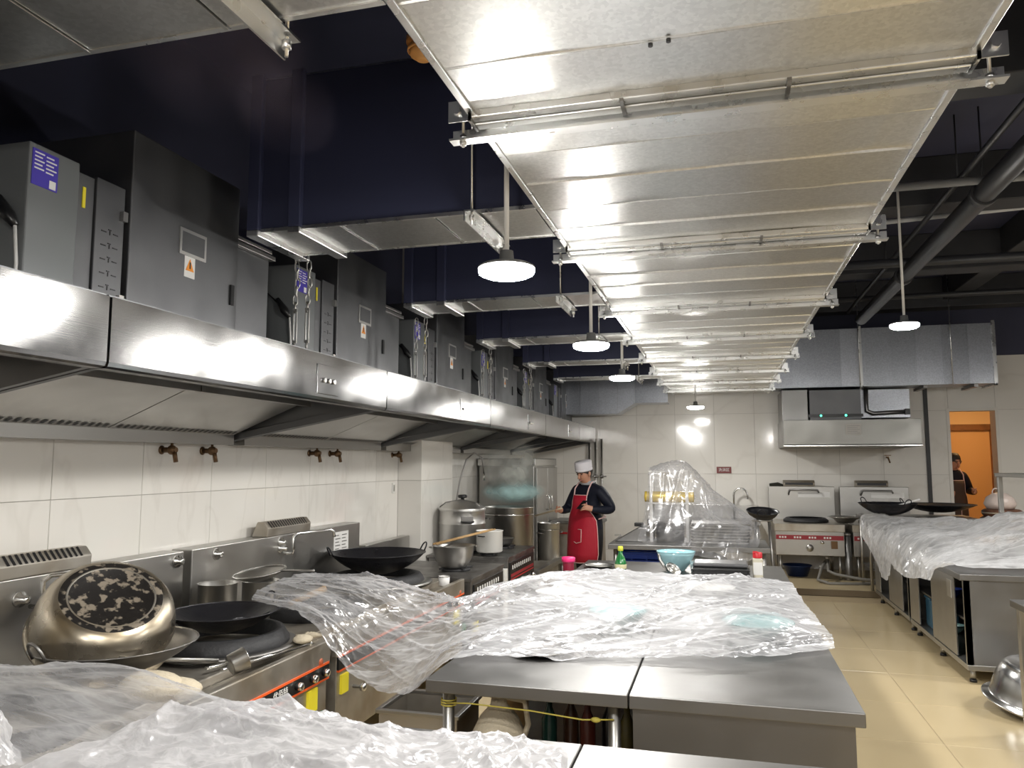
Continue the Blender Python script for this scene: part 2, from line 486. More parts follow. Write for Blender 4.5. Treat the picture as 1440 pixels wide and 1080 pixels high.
wl = struct('wall_left', box(-3.4, XW - 0.006, -3.6, 12.6, 0, 4.2), grout)
tiles(wl, 'x', XW, [1.2 + 0.6 * i for i in range(10)] + [7.1], [0.27, 1.47, 2.67])
tiles(wl, 'x', XW, [8.0, 8.6, 9.2, 9.8, 10.4, 11.0, 11.6, 12.2, 12.39], [0.27, 1.47, 2.67])
wp = struct('wall_pillar', box(XW - 0.006, -2.856, 7.106, 7.994, 0, 4.2), grout)
tiles(wp, 'y', 7.1, [-3.1, -2.85], [0.27, 1.47, 2.67])
tiles(wp, 'x', -2.85, [7.1, 7.7, 8.0], [0.27, 1.47, 2.67])
# back wall, with a door opening
D0, D1, DH = 3.19, 3.80, 2.40
wb = struct('wall_back', MB().box(-3.4, D0, YB + 0.006, YB + 0.2, 0, 4.2).box(D1, 7.6, YB + 0.006, YB + 0.2, 0, 4.2).box(D0, D1, YB + 0.006, YB + 0.2, DH, 4.2), grout)
tiles(wb, 'y', YB, [-3.1 + 0.6 * i for i in range(11)] + [D0, D1, 4.4, 5.0, 5.6, 6.2, 6.8, 7.4], [0.075, 0.27, 1.47, DH, 3.18], hole=(D0, D1, DH))
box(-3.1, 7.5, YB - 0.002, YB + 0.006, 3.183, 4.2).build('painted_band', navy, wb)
wr = struct('wall_right', box(7.5, 7.7, -3.6, 12.6, 0, 4.2), wallpaint)
wf = struct('wall_front', box(-3.4, 7.7, -3.8, -3.6, 0, 4.2), wallpaint)
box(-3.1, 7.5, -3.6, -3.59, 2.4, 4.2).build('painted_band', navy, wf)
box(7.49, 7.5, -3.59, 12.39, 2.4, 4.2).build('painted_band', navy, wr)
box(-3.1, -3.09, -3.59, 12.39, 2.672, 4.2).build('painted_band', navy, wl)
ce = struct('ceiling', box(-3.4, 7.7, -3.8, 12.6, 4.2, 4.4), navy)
for y in (4.6, 6.9, 9.3, 11.6):
    box(0.75, 7.5, y, y + 0.3, 3.78, 4.2).build('ceiling_beam', beamm, ce, 0.01)
for x in (3.0, 5.2):
    box(x, x + 0.25, -3.5, 12.4, 3.88, 4.2).build('ceiling_beam', beamm, ce, 0.01)
# door reveal, corridor beyond
dr = struct('door_1', MB().box(D1 - 0.012, D1 + 0.03, YB - 0.01, YB + 0.22, 0.07, DH + 0.03).box(D0 - 0.03, D0 + 0.012, YB - 0.01, YB + 0.22, 0.07, DH + 0.03).box(D0 + 0.0121, D1 - 0.0121, YB - 0.01, YB + 0.22, DH - 0.012, DH + 0.03), mat('white_reveal', (0.68, 0.65, 0.6), 0.5))
cw = struct('wall_corridor', MB().box(2.0, 6.2, 14.9, 15.0, 0, 3.0).box(2.0, 2.1, 12.62, 15, 0, 3).box(6.1, 6.2, 12.62, 15, 0, 3).box(2, 6.2, 12.62, 15, 2.9, 3.0), corr)
struct('floor_corridor', box(2.0, 6.2, 12.6, 15, -0.1, 0.0), floorm)
d2 = struct('door_2', MB().box(3.62, 3.70, 14.86, 14.9, 0, 2.28).box(4.44, 4.56, 14.82, 14.9, 0, 2.28).box(3.62, 4.56, 14.82, 14.9, 2.2, 2.3), doorwood)
box(3.70, 4.44, 14.88, 14.9, 0, 2.2).build('door_leaf', mat('orange_door', (0.75, 0.45, 0.2), 0.5), d2)
# black pipe/groove strip on the back wall
tr = struct('trim_1', box(2.87, 2.92, YB - 0.03, YB, 0.075, 3.0), mat('black_trim', (0.02, 0.02, 0.022), 0.5))
struct('trim_2', box(-3.095, -3.05, 8.0, 8.03, 0.5, 2.6), MATS['black_trim'])

# ------------------------------------------------------------------ LAMPS
def make_lamp(loc, label, d=0.34, ztop=4.2, m=None):
    t = thing('pendant_lamp', label, 'lamp', loc, 0, 'round pendant lamps')
    r = d / 2
    MB().lathe([(0, -0.012), (r * 0.75, -0.010), (r * 0.95, 0.0), (r * 0.985, 0.008), (r * 0.985, 0.020)], 32).build('diffuser', m or lampm, t)
    MB().lathe([(r * 0.985, 0.020), (r, 0.021), (r, 0.027), (r * 0.85, 0.036), (0.03, 0.045), (0.026, 0.09), (0, 0.09)], 32).build('housing', mat('grey_lamp_housing', (0.18, 0.18, 0.18), 0.5), t)
    MB().cyl((0, 0, 0.09), (0, 0, ztop - loc[2]), 0.010, 10).build('rod', whitep, t)
    return t
make_lamp((-0.78, 2.79, 2.37), 'nearest white disc pendant lamp, glowing left of the long duct', 0.22)
make_lamp((-0.745, 4.57, 2.34), 'second white disc pendant lamp from the near end beside the long duct', 0.22)
make_lamp((-0.82, 6.68, 2.37), 'third and farthest white disc pendant lamp left of the long duct', 0.22)
make_lamp((1.38, 6.4, 2.68), 'white disc pendant lamp hanging right of the long duct by the ribbed duct', 0.21)
make_lamp((-0.32, 10.56, 2.37), 'small glowing lamp under the far end of the long duct', 0.22, 2.70)
for i, (x, y) in enumerate([(-0.78, 0.75), (1.6, 1.0), (2.1, 3.9), (3.6, 6.3), (4.4, 9.2), (-0.78, -1.3), (1.6, -1.6), (4.6, 3.2)]):  # unseen lamps outside the view, added to light the near and right side
    make_lamp((x, y, 2.40), ['unseen disc pendant lamp over the near counter', 'unseen disc pendant lamp right of the near counter', 'unseen disc pendant lamp over the right aisle', 'unseen disc pendant lamp over the right cabinets',
              'unseen disc pendant lamp in the far right corner', 'unseen disc pendant lamp at the rear left', 'unseen disc pendant lamp at the rear right', 'unseen disc pendant lamp by the right wall'][i], 0.24)
cl = thing('corridor_lamp', 'warm lamp on the corridor ceiling beyond the doorway', 'lamp', (4.0, 13.6, 2.86))
MB().lathe([(0, -0.02), (0.15, -0.02), (0.17, 0.0)], 24).build('diffuser', corrlamp, cl)
MB().lathe([(0.17, 0.0), (0.18, 0.04), (0, 0.04)], 24).build('housing', whitep, cl)

# ------------------------------------------------------------------ MAIN DUCT
DX0, DX1, DZ = -0.700, 0.655, 2.70
md = thing('long_duct', 'long galvanised ventilation duct of cross-seamed panels running down the kitchen overhead', 'duct', (0, 0, DZ))
bars = [2.15, 3.65, 5.15, 6.45, 7.7, 8.9, 10.05, 11.15]
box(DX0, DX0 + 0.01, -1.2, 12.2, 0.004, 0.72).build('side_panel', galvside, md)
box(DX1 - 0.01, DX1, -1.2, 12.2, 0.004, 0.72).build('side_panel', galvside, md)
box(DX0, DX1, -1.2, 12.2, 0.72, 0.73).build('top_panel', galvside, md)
box(DX0 + 0.01, DX1 - 0.01, 12.19, 12.2, 0.004, 0.72).build('end_panel', galvside, md)
MB().box(DX0 - 0.012, DX0 + 0.012, -1.2, 12.2, -0.010, 0.012).build('edge_seam', flange_m, md, 0.003)
MB().box(DX1 - 0.012, DX1 + 0.012, -1.2, 12.2, -0.010, 0.012).build('edge_seam', flange_m, md, 0.003)
yy = -1.1
edges = [yy]
for b in [-0.85, 0.65] + bars + [12.2]:
    nseg = max(1, round((b - edges[-1]) / 0.30))
    a = edges[-1]
    for q in range(1, nseg + 1): edges.append(a + (b - a) * q / nseg)
for a, b in zip(edges, edges[1:]):
    mb = MB()
    x0, x1 = DX0 + 0.008, DX1 - 0.008
    # a sheet strip with a small rolled rib at its far edge
    nx = 10; rows = [(a, 0.003), (a + 0.003, 0.0), (b - 0.009, 0.0), (b - 0.006, -0.0035), (b - 0.002, -0.0035), (b, 0.003)]
    vs = []; fs = []
    sag = [random.uniform(-0.0015, 0.003) for _ in range(nx + 1)]; tl = random.uniform(-0.004, 0.004)
    for r_, (y, z) in enumerate(rows):
        for i in range(nx + 1):
            dz = (sag[i] + (tl if r_ == 1 else -tl)) if r_ in (1, 2) else 0
            vs.append((x0 + (x1 - x0) * i / nx, y, z + dz))
    for r_ in range(len(rows) - 1):
        for i in range(nx):
            p = r_ * (nx + 1) + i
            fs.append((p, p + nx + 1, p + nx + 2, p + 1))
    mb.add(vs, fs, False)
    mb.build('duct_panel', galv, md)
def hanger_geo(x0, x1, z, ztop):
    """returns builders for a duct flange + support rail across X at y=0"""
    fl_ = MB().box(x0, x1, -0.050, -0.010, z - 0.022, z + 0.004).box(x0, x1, -0.006, 0.034, z - 0.026, z + 0.004)
    ra = MB().box(x0 - 0.09, x1 + 0.09, 0.050, 0.056, z - 0.055, z - 0.012).box(x0 - 0.09, x1 + 0.09, 0.012, 0.056, z - 0.058, z - 0.052)
    rods = []
    for x in (x0 - 0.05, x1 + 0.05):
        r = MB().cyl((x, 0.032, z - 0.075), (x, 0.032, ztop), 0.005, 8)
        r.cyl((x, 0.032, z - 0.07), (x, 0.032, z - 0.058), 0.011, 6).cyl((x, 0.032, z - 0.050), (x, 0.032, z - 0.038), 0.011, 6)
        rods.append(r)
    br = []
    for x, sx in ((x0, -1), (x1, 1)):
        b = MB().box(min(x, x + sx * 0.07), max(x, x + sx * 0.07), -0.05, -0.044, z - 0.03, z + 0.035)
        b.box(min(x, x + sx * 0.008), max(x, x + sx * 0.008), -0.05, 0.035, z - 0.03, z + 0.09)
        b.cyl((x + sx * 0.04, -0.044, z), (x + sx * 0.04, -0.062, z), 0.012, 6)
        br.append(b)
    return fl_, ra, rods, br
def add_hanger(parent, x0, x1, y, z, ztop):
    f_, ra, rods, br = hanger_geo(x0, x1, z, ztop)
    def put(mb, nm, m, par, bev=0):
        mb.v = [(a, b + y, c) for a, b, c in mb.v]
        return mb.build(nm, m, par, bev)
    put(f_, 'flange', flange_m, parent, 0.004)
    r = put(ra, 'hanger_rail', flange_m, parent)
    for q in rods: put(q, 'threaded_rod', flange_m, r)
    for q in br: put(q, 'corner_bracket', flange_m, r)
    # clips along the flange
    n = max(2, int((x1 - x0) / 0.36))
    for i in range(1, n):
        x = x0 + (x1 - x0) * i / n
        c = MB().box(x - 0.006, x + 0.006, -0.054, 0.038, z - 0.031, z - 0.02)
        put(c, 'flange_clip', darksteel, r)
for y in [0.65] + bars:
    add_hanger(md, DX0, DX1, y, 0.0, 4.2 - DZ)
# two small screws under the nearest panel
for x in (-0.145, -0.10):
    MB().cyl((x, 1.83 - x * 0.2, 0.0), (x, 1.83 - x * 0.2, -0.012), 0.006, 8).build('screw', blackp, md)

# cross ducts to the purifiers
def cross_duct(y0, y1, x0, label, hang, seam=None):
    t = thing('cross_duct', label, 'duct', (0, (y0 + y1) / 2, DZ), 0, 'cross ducts')
    h = (y1 - y0) / 2; X1 = DX0 - 0.014
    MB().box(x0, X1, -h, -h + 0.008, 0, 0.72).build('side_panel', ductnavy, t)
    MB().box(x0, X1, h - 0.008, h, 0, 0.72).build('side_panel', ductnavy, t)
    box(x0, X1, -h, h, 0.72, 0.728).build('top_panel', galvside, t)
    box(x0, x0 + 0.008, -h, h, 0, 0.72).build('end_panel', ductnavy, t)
    es = [x0]; n = max(2, round((X1 - x0) / 0.42))
    for i in range(n):
        a, b = x0 + (X1 - x0) * i / n, x0 + (X1 - x0) * (i + 1) / n
        MB().box(a + 0.002, b - 0.004, -h, h, -0.004, 0.0).box(b - 0.012, b - 0.002, -h, h, -0.009, 0).build('duct_panel', galv, t)
    for s_ in (-1, 1):
        MB().box(x0, X1, s_ * h - 0.008, s_ * h + 0.008, -0.008, 0.008).build('edge_seam', flange_m, t)
    # end flange frame and a seam frame
    for x in [x0 + 0.02] + ([seam] if seam else []):
        f_ = MB().box(x - 0.03, x + 0.03, -h - 0.03, h + 0.03, -0.03, 0.0)
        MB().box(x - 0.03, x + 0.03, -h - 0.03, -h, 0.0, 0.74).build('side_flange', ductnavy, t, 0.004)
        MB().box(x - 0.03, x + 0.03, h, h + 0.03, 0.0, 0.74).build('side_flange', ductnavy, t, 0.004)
        f_.build('flange', flange_m if x < x0 + 0.1 else galv, t, 0.004)
    for x in hang:
        ra = MB().box(x - 0.02, x - 0.015, -h - 0.08, h + 0.08, -0.06, -0.015).box(x - 0.02, x + 0.025, -h - 0.08, h + 0.08, -0.02, -0.014)
        r = ra.build('hanger_rail', flange_m, t)
        for s_ in (-1, 1):
            MB().cyl((x + 0.005, s_ * (h + 0.05), -0.07), (x + 0.005, s_ * (h + 0.05), 1.5), 0.005, 8).cyl((x + 0.005, s_ * (h + 0.05), -0.05), (x + 0.005, s_ * (h + 0.05), -0.03), 0.012, 6).build('threaded_rod', flange_m, r)
    return t
cross_duct(1.02, 1.52, -2.75, 'nearest galvanised cross duct, its pale underside in the top left corner', [-1.0], None)
cross_duct(3.0, 3.40, -2.05, 'second cross duct, wide dark face above the first purifier box', [-0.98], -1.82)
cross_duct(4.68, 5.02, -2.0, 'third cross duct, right behind the nearest pendant lamp', [-0.95], -1.75)
cross_duct(6.25, 6.60, -2.0, 'fourth cross duct, short underside left of the long duct', [-0.95], -1.75)
cross_duct(7.85, 8.15, -2.0, 'fifth cross duct, beyond the second pendant lamp', [-0.95], -1.75)
cross_duct(9.4, 9.7, -2.0, 'sixth and farthest cross duct over the hood row', [-0.95], None)

# branch duct to the right at the back
bd = thing('branch_duct', 'short ribbed galvanised duct reaching right from the far end of the long duct', 'duct', (DX1 + 0.02, 11.3, 2.68))
n = 9; Lb = 2.83
for i in range(n):
    a, b = Lb * i / n, Lb * (i + 1) / n
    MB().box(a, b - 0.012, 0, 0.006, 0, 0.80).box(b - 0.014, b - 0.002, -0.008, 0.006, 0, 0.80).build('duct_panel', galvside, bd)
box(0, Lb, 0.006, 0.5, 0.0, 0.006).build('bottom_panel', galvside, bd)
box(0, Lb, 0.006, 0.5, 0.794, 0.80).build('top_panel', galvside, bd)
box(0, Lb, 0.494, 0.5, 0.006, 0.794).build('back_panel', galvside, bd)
box(Lb, Lb + 0.008, -0.01, 0.51, -0.01, 0.81).build('end_panel', flange_m, bd)
for x in (0.0, 1.19, Lb - 0.02):
    MB().box(x - 0.02, x + 0.02, -0.03, 0.0, -0.03, 0.83).box(x - 0.02, x + 0.02, -0.03, 0.53, -0.03, -0.001).build('flange', flange_m, bd, 0.004)
MB().cyl((1.17, -0.05, -0.05), (1.17, -0.05, 1.5), 0.006, 8).build('threaded_rod', flange_m, bd)
MB().cyl((2.3, -0.04, -0.05), (2.3, -0.04, 1.5), 0.006, 8).build('threaded_rod', flange_m, bd)
for x in (1.95, 2.55):
    MB().box(x, x + 0.05, -0.03, 0.55, -0.045, -0.008).build('hanger_rail', darksteel, bd)
# branch duct to the left at the back
ld = thing('side_duct', 'galvanised duct with chamfered lower corner at the far left end of the long duct', 'duct', (-2.35, 11.6, 2.38))
for i in range(3):
    a, b = 0.285 * i, 0.285 * (i + 1)
    MB().box(a, b - 0.012, 0, 0.006, 0, 0.62).box(b - 0.014, b - 0.002, -0.008, 0.006, 0, 0.62).build('duct_panel', galvside, ld)
MB().prism([(0.855, 0.0), (1.11, 0.155), (1.11, 0.62), (0.855, 0.62)], 1, 0, 0.006).build('chamfer', galvside, ld)
MB().box(1.112, 1.60, 0, 0.006, 0.155, 0.62).build('duct_panel', galvside, ld)
MB().prism([(0.0, 0.0), (0.855, 0.0), (1.11, 0.155), (1.60, 0.155), (1.60, 0.161), (1.11, 0.161), (0.855, 0.006), (0, 0.006)], 1, 0.006, 0.4).build('bottom_panel', galvside, ld)
box(0, 1.60, 0.006, 0.4, 0.614, 0.62).build('top_panel', galvside, ld)
box(0, 0.006, 0.006, 0.4, 0.006, 0.614).build('end_panel', galvside, ld)

# ------------------------------------------------------------------ HOOD ROW (left)
HF, HZ0, HZ1 = -1.95, 1.96, 2.20
def hood(y0, y1, label, plate=True):
    t = thing('range_hood', label, 'hood', (HF, y0, HZ0), 0, 'range hood sections')
    Lh = y1 - y0; g = 0.006; h = HZ1 - HZ0
    # front with rolled bottom edge
    prof = [(0, h), (0, 0.02), (-0.006, 0.006), (-0.02, 0.0), (-0.07, 0.0), (-0.07, 0.008), (-0.022, 0.008), (-0.014, 0.02), (-0.014, h)]
    MB().prism(prof, 1, g, Lh - g).build('front_panel', hoodsteel, t)
    back = XW - HF + 0.015           # local x of the wall side
    zb = 1.77 - HZ0
    # end dividers, sloping down to the wall
    for yy_ in (g, Lh - g - 0.05):
        yd = yy_ if yy_ < 1 else yy_ + 0.025
        MB().prism([(-0.07, 0.0), (back, zb), (back, zb + 0.04), (-0.07, 0.045)], 1, yd, yd + 0.025).build('divider', boxsteel, t)
        MB().prism([(-0.014, 0.055), (back, zb + 0.05), (back, h), (-0.014, h)], 1, yy_ + (0 if yy_ < 1 else 0.044), yy_ + (0.006 if yy_ < 1 else 0.05)).build('cheek', boxsteel, t)
    MB().box(back, back + 0.12, g + 0.05, Lh - g - 0.05, zb - 0.012, zb + 0.06).build('back_rail', steel, t)
    MB().box(back, -0.014, g, Lh - g, h, h + 0.008).build('top_panel', boxsteel, t)
    # baffle plates rising from the wall side
    nb = 2
    for i in range(nb):
        a, b = g + 0.06 + (Lh - 0.12) * i / nb, g + 0.06 + (Lh - 0.12) * (i + 1) / nb - 0.01
        p0, p1 = (back + 0.12, zb + 0.05), (back + 0.62, zb + 0.25)
        MB().prism([p0, p1, (p1[0], p1[1] + 0.006), (p0[0], p0[1] + 0.006)], 1, a, b).build('baffle', alu, t)
        sl = MB()
        for q in range(int((b - a) / 0.045)):
            yq = a + 0.03 + q * 0.045
            x0_, z0_ = back + 0.14, zb + 0.056
            sl.add([(x0_, yq, z0_ - 0.002), (x0_ + 0.035, yq, z0_ + 0.012), (x0_ + 0.035, yq + 0.022, z0_ + 0.012), (x0_, yq + 0.022, z0_ - 0.002)], [(0, 1, 2, 3)])
        s_ = sl.build('drain_slots', blackp, t); s_['kind'] = 'stuff'
        MB().box(back + 0.62, back + 0.66, a, b, zb + 0.22, h).build('baffle_lip', steel, t)
    if plate:
        pl = MB().box(0.0, 0.006, 1.36, 1.58, 0.035, 0.185).build('switch_plate', hoodsteel, t, 0.002)
        for q in range(3):
            MB().cyl((0.006, 1.42 + q * 0.05, 0.105), (0.018, 1.42 + q * 0.05, 0.105), 0.012, 12).build('button', chrome, pl)
    return t
hy = [0.0, 2.08, 4.28, 6.46, 8.66, 10.86, 12.3]
hl = ['stainless hood section nearest the camera, cut off by the left frame', 'long stainless hood section with three-button plate below the first purifier door',
      'third stainless hood section, over the wide black wok', 'fourth stainless hood section, above the tall aluminium cooker', 'fifth stainless hood section, above the tall stock pot',
      'last stainless hood section at the far wall']
for i in range(6):
    hood(hy[i], hy[i + 1], hl[i], i in (1, 2, 3, 4))

# ------------------------------------------------------------------ PURIFIERS on the hoods
def purifier(label):
    t = thing('air_purifier', label, 'purifier', (-2.30, 2.05, 2.209), 0, 'purifier cabinets on the hoods')
    z1 = 0.56
    MB().box(-0.62, 0.0, 0.0, 0.22, 0, z1).build('end_cabinet', cabpaint, t, 0.006)
    lb = MB().box(0.0, 0.003, 0.012, 0.12, z1 - 0.15, z1 - 0.02).build('label', purple, t)
    w = MB()
    for q in range(5):
        w.box(0.003, 0.004, 0.02, 0.06 - 0.008 * (q % 2), z1 - 0.035 - q * 0.014, z1 - 0.030 - q * 0.014)
        w.box(0.003, 0.004, 0.068, 0.112 - 0.012 * ((q + 1) % 2), z1 - 0.038 - q * 0.014, z1 - 0.033 - q * 0.014)
    w.box(0.003, 0.004, 0.085, 0.112, z1 - 0.145, z1 - 0.115)
    w.build('print', white, lb)
    MB().box(-0.6, -0.01, 0.225, 0.30, 0, z1 - 0.03).build('recess', boxsteel, t)
    MB().box(-0.01, -0.006, 0.245, 0.258, z1 - 0.16, z1 - 0.08).build('yellow_tag', yellow, t)
    pp = MB().box(-0.6, 0.0, 0.305, 0.45, 0, z1 - 0.02).build('punched_panel', boxsteel, t, 0.003)
    h = MB()
    for q in range(6):
        z = 0.06 + q * 0.055
        h.box(0.0, 0.002, 0.335, 0.36, z, z + 0.004).box(0.0, 0.002, 0.395, 0.42, z, z + 0.004).box(0.0, 0.002, 0.37, 0.385, z + 0.012, z + 0.016).box(0, 0.002, 0.3765, 0.38, z - 0.006, z + 0.01)
    hh = h.build('slots', blackp, pp); hh['kind'] = 'stuff'
    for zh in (0.06, 0.40): MB().box(0.0, 0.018, 0.425, 0.45, zh, zh + 0.04).build('hinge', steel, t)
    dr_ = MB().box(-0.6, 0.012, 0.47, 1.19, 0.03, 0.80).build('door', boxsteel, t, 0.005)
    MB().box(-0.55, 0.03, 0.47, 1.19, 0.0, 0.028).build('bottom_trim', steel, t, 0.002)
    fr = MB().box(0.012, 0.018, 0.76, 0.94, 0.36, 0.48).build('rating_plate', alu, dr_)
    MB().box(0.018, 0.0195, 0.775, 0.925, 0.375, 0.465).build('plate_face', boxsteel, dr_)
    ws = MB().box(0.012, 0.014, 0.80, 0.87, 0.265, 0.36).build('warning_sign', white, dr_)
    MB().prism([(0.808, 0.295), (0.862, 0.295), (0.835, 0.35)], 0, 0.014, 0.0155).build('warning_triangle', mat('warning_orange', (0.85, 0.30, 0.02), 0.5), dr_)
    MB().prism([(0.832, 0.305), (0.838, 0.305), (0.839, 0.335), (0.831, 0.335)], 0, 0.0155, 0.017).build('warning_mark', blackp, dr_)
    MB().box(0.012, 0.022, 1.13, 1.155, 0.20, 0.30).build('latch', blackp, dr_)
    el = MB().box(-0.6, -0.03, 1.2, 1.52, 0, 0.52).build('outlet_box', boxsteel, t, 0.004)
    MB().box(-0.62, 0.0, 1.19, 1.54, 0.52, 0.545).box(-0.62, -0.01, 1.21, 1.52, 0.555, 0.575).build('outlet_flange', steel, t, 0.003)
    # strap with cable bundle across the near side of the end cabinet
    MB().tube([(-0.35, -0.006, 0.56), (-0.06, -0.012, 0.30), (-0.02, -0.012, 0.24)], 0.004, 6).build('cable', blackp, t)
    MB().tube([(-0.10, -0.02, 0.36), (-0.05, -0.025, 0.29), (-0.02, -0.02, 0.25)], [0.012, 0.024, 0.012], 8).build('cable_bundle', blackp, t)
    MB().tube([(-0.02, -0.02, 0.25), (-0.015, -0.01, 0.12), (-0.02, -0.008, 0.0)], 0.006, 6).build('white_cable', white, t)
    return t
pu = purifier('purifier cabinet nearest the camera with violet label and warning triangle on its door')
plab = ['second purifier cabinet from the near end, white warning tag on its door', 'third purifier cabinet from the near end of the hood row', 'fourth purifier cabinet from the near end of the hood row',
        'fifth purifier cabinet from the near end of the hood row', 'farthest purifier cabinet on the hood row']
for i, l in enumerate(plab):
    dup(pu, (-2.30, 2.05 + 1.745 * (i + 1), 2.209), l)

# chains between ducts and hood
def chain(x, y, z0, z1, label):
    t = thing('hanging_chain', label, 'chain', (x, y, z0), 0, 'chains above the hood')
    def link(rot):
        pts = []
        for i in range(12):
            a = 2 * PI * i / 12
            u, v = 0.011 * math.cos(a), 0.022 * math.sin(a) + (0.006 if math.sin(a) > 0 else -0.006)
            pts.append((u * math.cos(rot), u * math.sin(rot), v))
        return MB().tube(pts, 0.0035, 5, closed=True)
    H = z1 - z0
    for dx in (-0.035, 0.035):
        # turnbuckle at the foot
        tb = MB().box(dx - 0.012, dx - 0.006, -0.004, 0.004, 0.05, 0.22).box(dx + 0.006, dx + 0.012, -0.004, 0.004, 0.05, 0.22)
        tb.cyl((dx, 0, 0.0), (dx, 0, 0.06), 0.006, 8).cyl((dx, 0, 0.20), (dx, 0, 0.26), 0.006, 8).box(dx - 0.012, dx + 0.012, -0.005, 0.005, 0.045, 0.06).box(dx - 0.012, dx + 0.012, -0.005, 0.005, 0.21, 0.225)
        tb.build('turnbuckle', steel, t)
        la = link(0.3).build('chain_link', steel, t); lb = link(0.3 + PI / 2).build('chain_link', steel, t)
        n = int((H - 0.26) / 0.044)
        for i in range(n):
            o = (la, lb)[i % 2]
            if i > 1: o = o.copy(); COL.objects.link(o)
            o.location = (dx + 0.01 * math.sin(i * 0.7), 0, 0.27 + i * 0.044)
    return t
chain(-2.06, 3.46, 2.21, 2.74, 'pair of steel chains with turnbuckles below the second cross duct')
chain(-2.06, 5.08, 2.21, 2.70, 'pair of steel chains with turnbuckles below the third cross duct')
chain(-2.06, 6.68, 2.21, 2.70, 'pair of steel chains with turnbuckles below the fourth cross duct')
chain(-2.06, 8.22, 2.21, 2.70, 'pair of steel chains with turnbuckles below the fifth cross duct')

# ------------------------------------------------------------------ overhead pipes and detector
def pipe(name, a, b, r, label, m=pipem, hang=()):
    t = thing(name, label, 'pipe', a)
    d = Vector(b) - Vector(a)
    MB().cyl((0, 0, 0), d, r, 16).build('pipe_run', m, t)
    n = max(2, int(d.length / 2.2))
    for i in range(1, n):
        p = d * (i / n); q = d * (i / n + 0.02)
        MB().cyl(p - d.normalized() * 0.04, p + d.normalized() * 0.04, r * 1.22, 16).build('coupling', m, t)
        MB().cyl((p.x, p.y, p.z + r), (p.x, p.y, 4.2 - a[2]), 0.006, 6).build('hanger_rod', m, t)
    return t
pipe('ceiling_pipe', (1.85, 1.0, 3.55), (1.85, 11.0, 3.55), 0.075, 'thick dark pipe running to the back right of the long duct')
pipe('ceiling_pipe', (1.72, 1.0, 3.69), (1.72, 11.2, 3.69), 0.022, 'thin dark pipe running beside the thick ceiling pipe')
pipe('cross_pipe', (0.8, 5.9, 3.62), (7.3, 5.9, 3.62), 0.03, 'slim pipe crossing the ceiling on the right', mat('grey_pipe', (0.20, 0.20, 0.2), 0.4))
pipe('cross_pipe', (0.8, 8.1, 3.60), (7.3, 8.3, 3.60), 0.045, 'dark pipe crossing the ceiling farther back', pipem)
pipe('cross_pipe', (0.8, 10.6, 3.75), (7.3, 10.6, 3.75), 0.035, 'dark pipe crossing the ceiling above the ribbed duct', pipem)
pipe('white_conduit', (1.3, 7.4, 3.80), (7.3, 6.6, 3.80), 0.022, 'pale conduit crossing the ceiling at the right edge', mat('pale_conduit', (0.5, 0.5, 0.5), 0.5))
sd = thing('fire_detector', 'small amber-coloured fire detector hanging from the dark ceiling left of the long duct', 'detector', (-0.985, 2.42, 3.10))
am = mat('amber_plastic', (0.75, 0.36, 0.10), 0.4)
MB().lathe([(0, -0.03), (0.025, -0.03), (0.03, -0.02), (0.045, -0.015), (0.05, 0.02), (0.04, 0.03), (0, 0.03)], 20).build('head', am, sd)
MB().lathe([(0.052, -0.002), (0.056, 0.0), (0.056, 0.008), (0.052, 0.01)], 20).build('ring', am, sd)
MB().lathe([(0.06, 0.03), (0.06, 0.05), (0, 0.05)], 20).build('base', am, sd)
MB().cyl((0, 0, 0.05), (0, 0, 1.10), 0.01, 8).build('stem', pipem, sd)

# ------------------------------------------------------------------ helpers for cookware
def vessel(prof, th=0.003):
    """outer profile bottom->top as (r,z); adds an inner wall"""
    inner = [(max(0, r - th), z + (th if i == 0 or r < 1e-6 else 0)) for i, (r, z) in enumerate(prof)]
    inner[0] = (0, prof[0][1] + th)
    return prof + inner[::-1]
def wok_prof(r, d, n=9):
    R = (r * r + d * d) / (2 * d)
    a1 = math.asin(min(1, r / R))
    pts = [(R * math.sin(a1 * i / n), R - R * math.cos(a1 * i / n)) for i in range(n + 1)]
    pts[0] = (0, 0)
    return pts + [(r + 0.008, d + 0.002), (r + 0.006, d + 0.006)]
def loop_handle(c, tang, up, w, h, r):
    C, T, U = Vector(c), Vector(tang).normalized(), Vector(up).normalized()
    pts = [C + T * (-w / 2)]
    for i in range(9):
        a = PI * i / 8
        pts.append(C - T * (w / 2) * math.cos(a) + U * (h * math.sin(a) ** 0.6))
    pts.append(C + T * (w / 2))
    return MB().tube(pts[1:-1], r, 7)
def wok(label, loc, r, d, m=iron, handles=(), rotz=0, tilt=None):
    t = thing('wok', label, 'wok', loc, rotz)
    if tilt: t.rotation_euler = tilt
    MB().lathe(vessel(wok_prof(r, d), 0.004), 40).build('bowl', m, t)
    for a in handles:
        c = (r * math.cos(a), r * math.sin(a), d - 0.005)
        loop_handle(c, (-math.sin(a), math.cos(a), 0), (math.cos(a) * 0.45, math.sin(a) * 0.45, 0.9), 0.09, 0.075, 0.006).build('loop_handle', m, t)
    return t

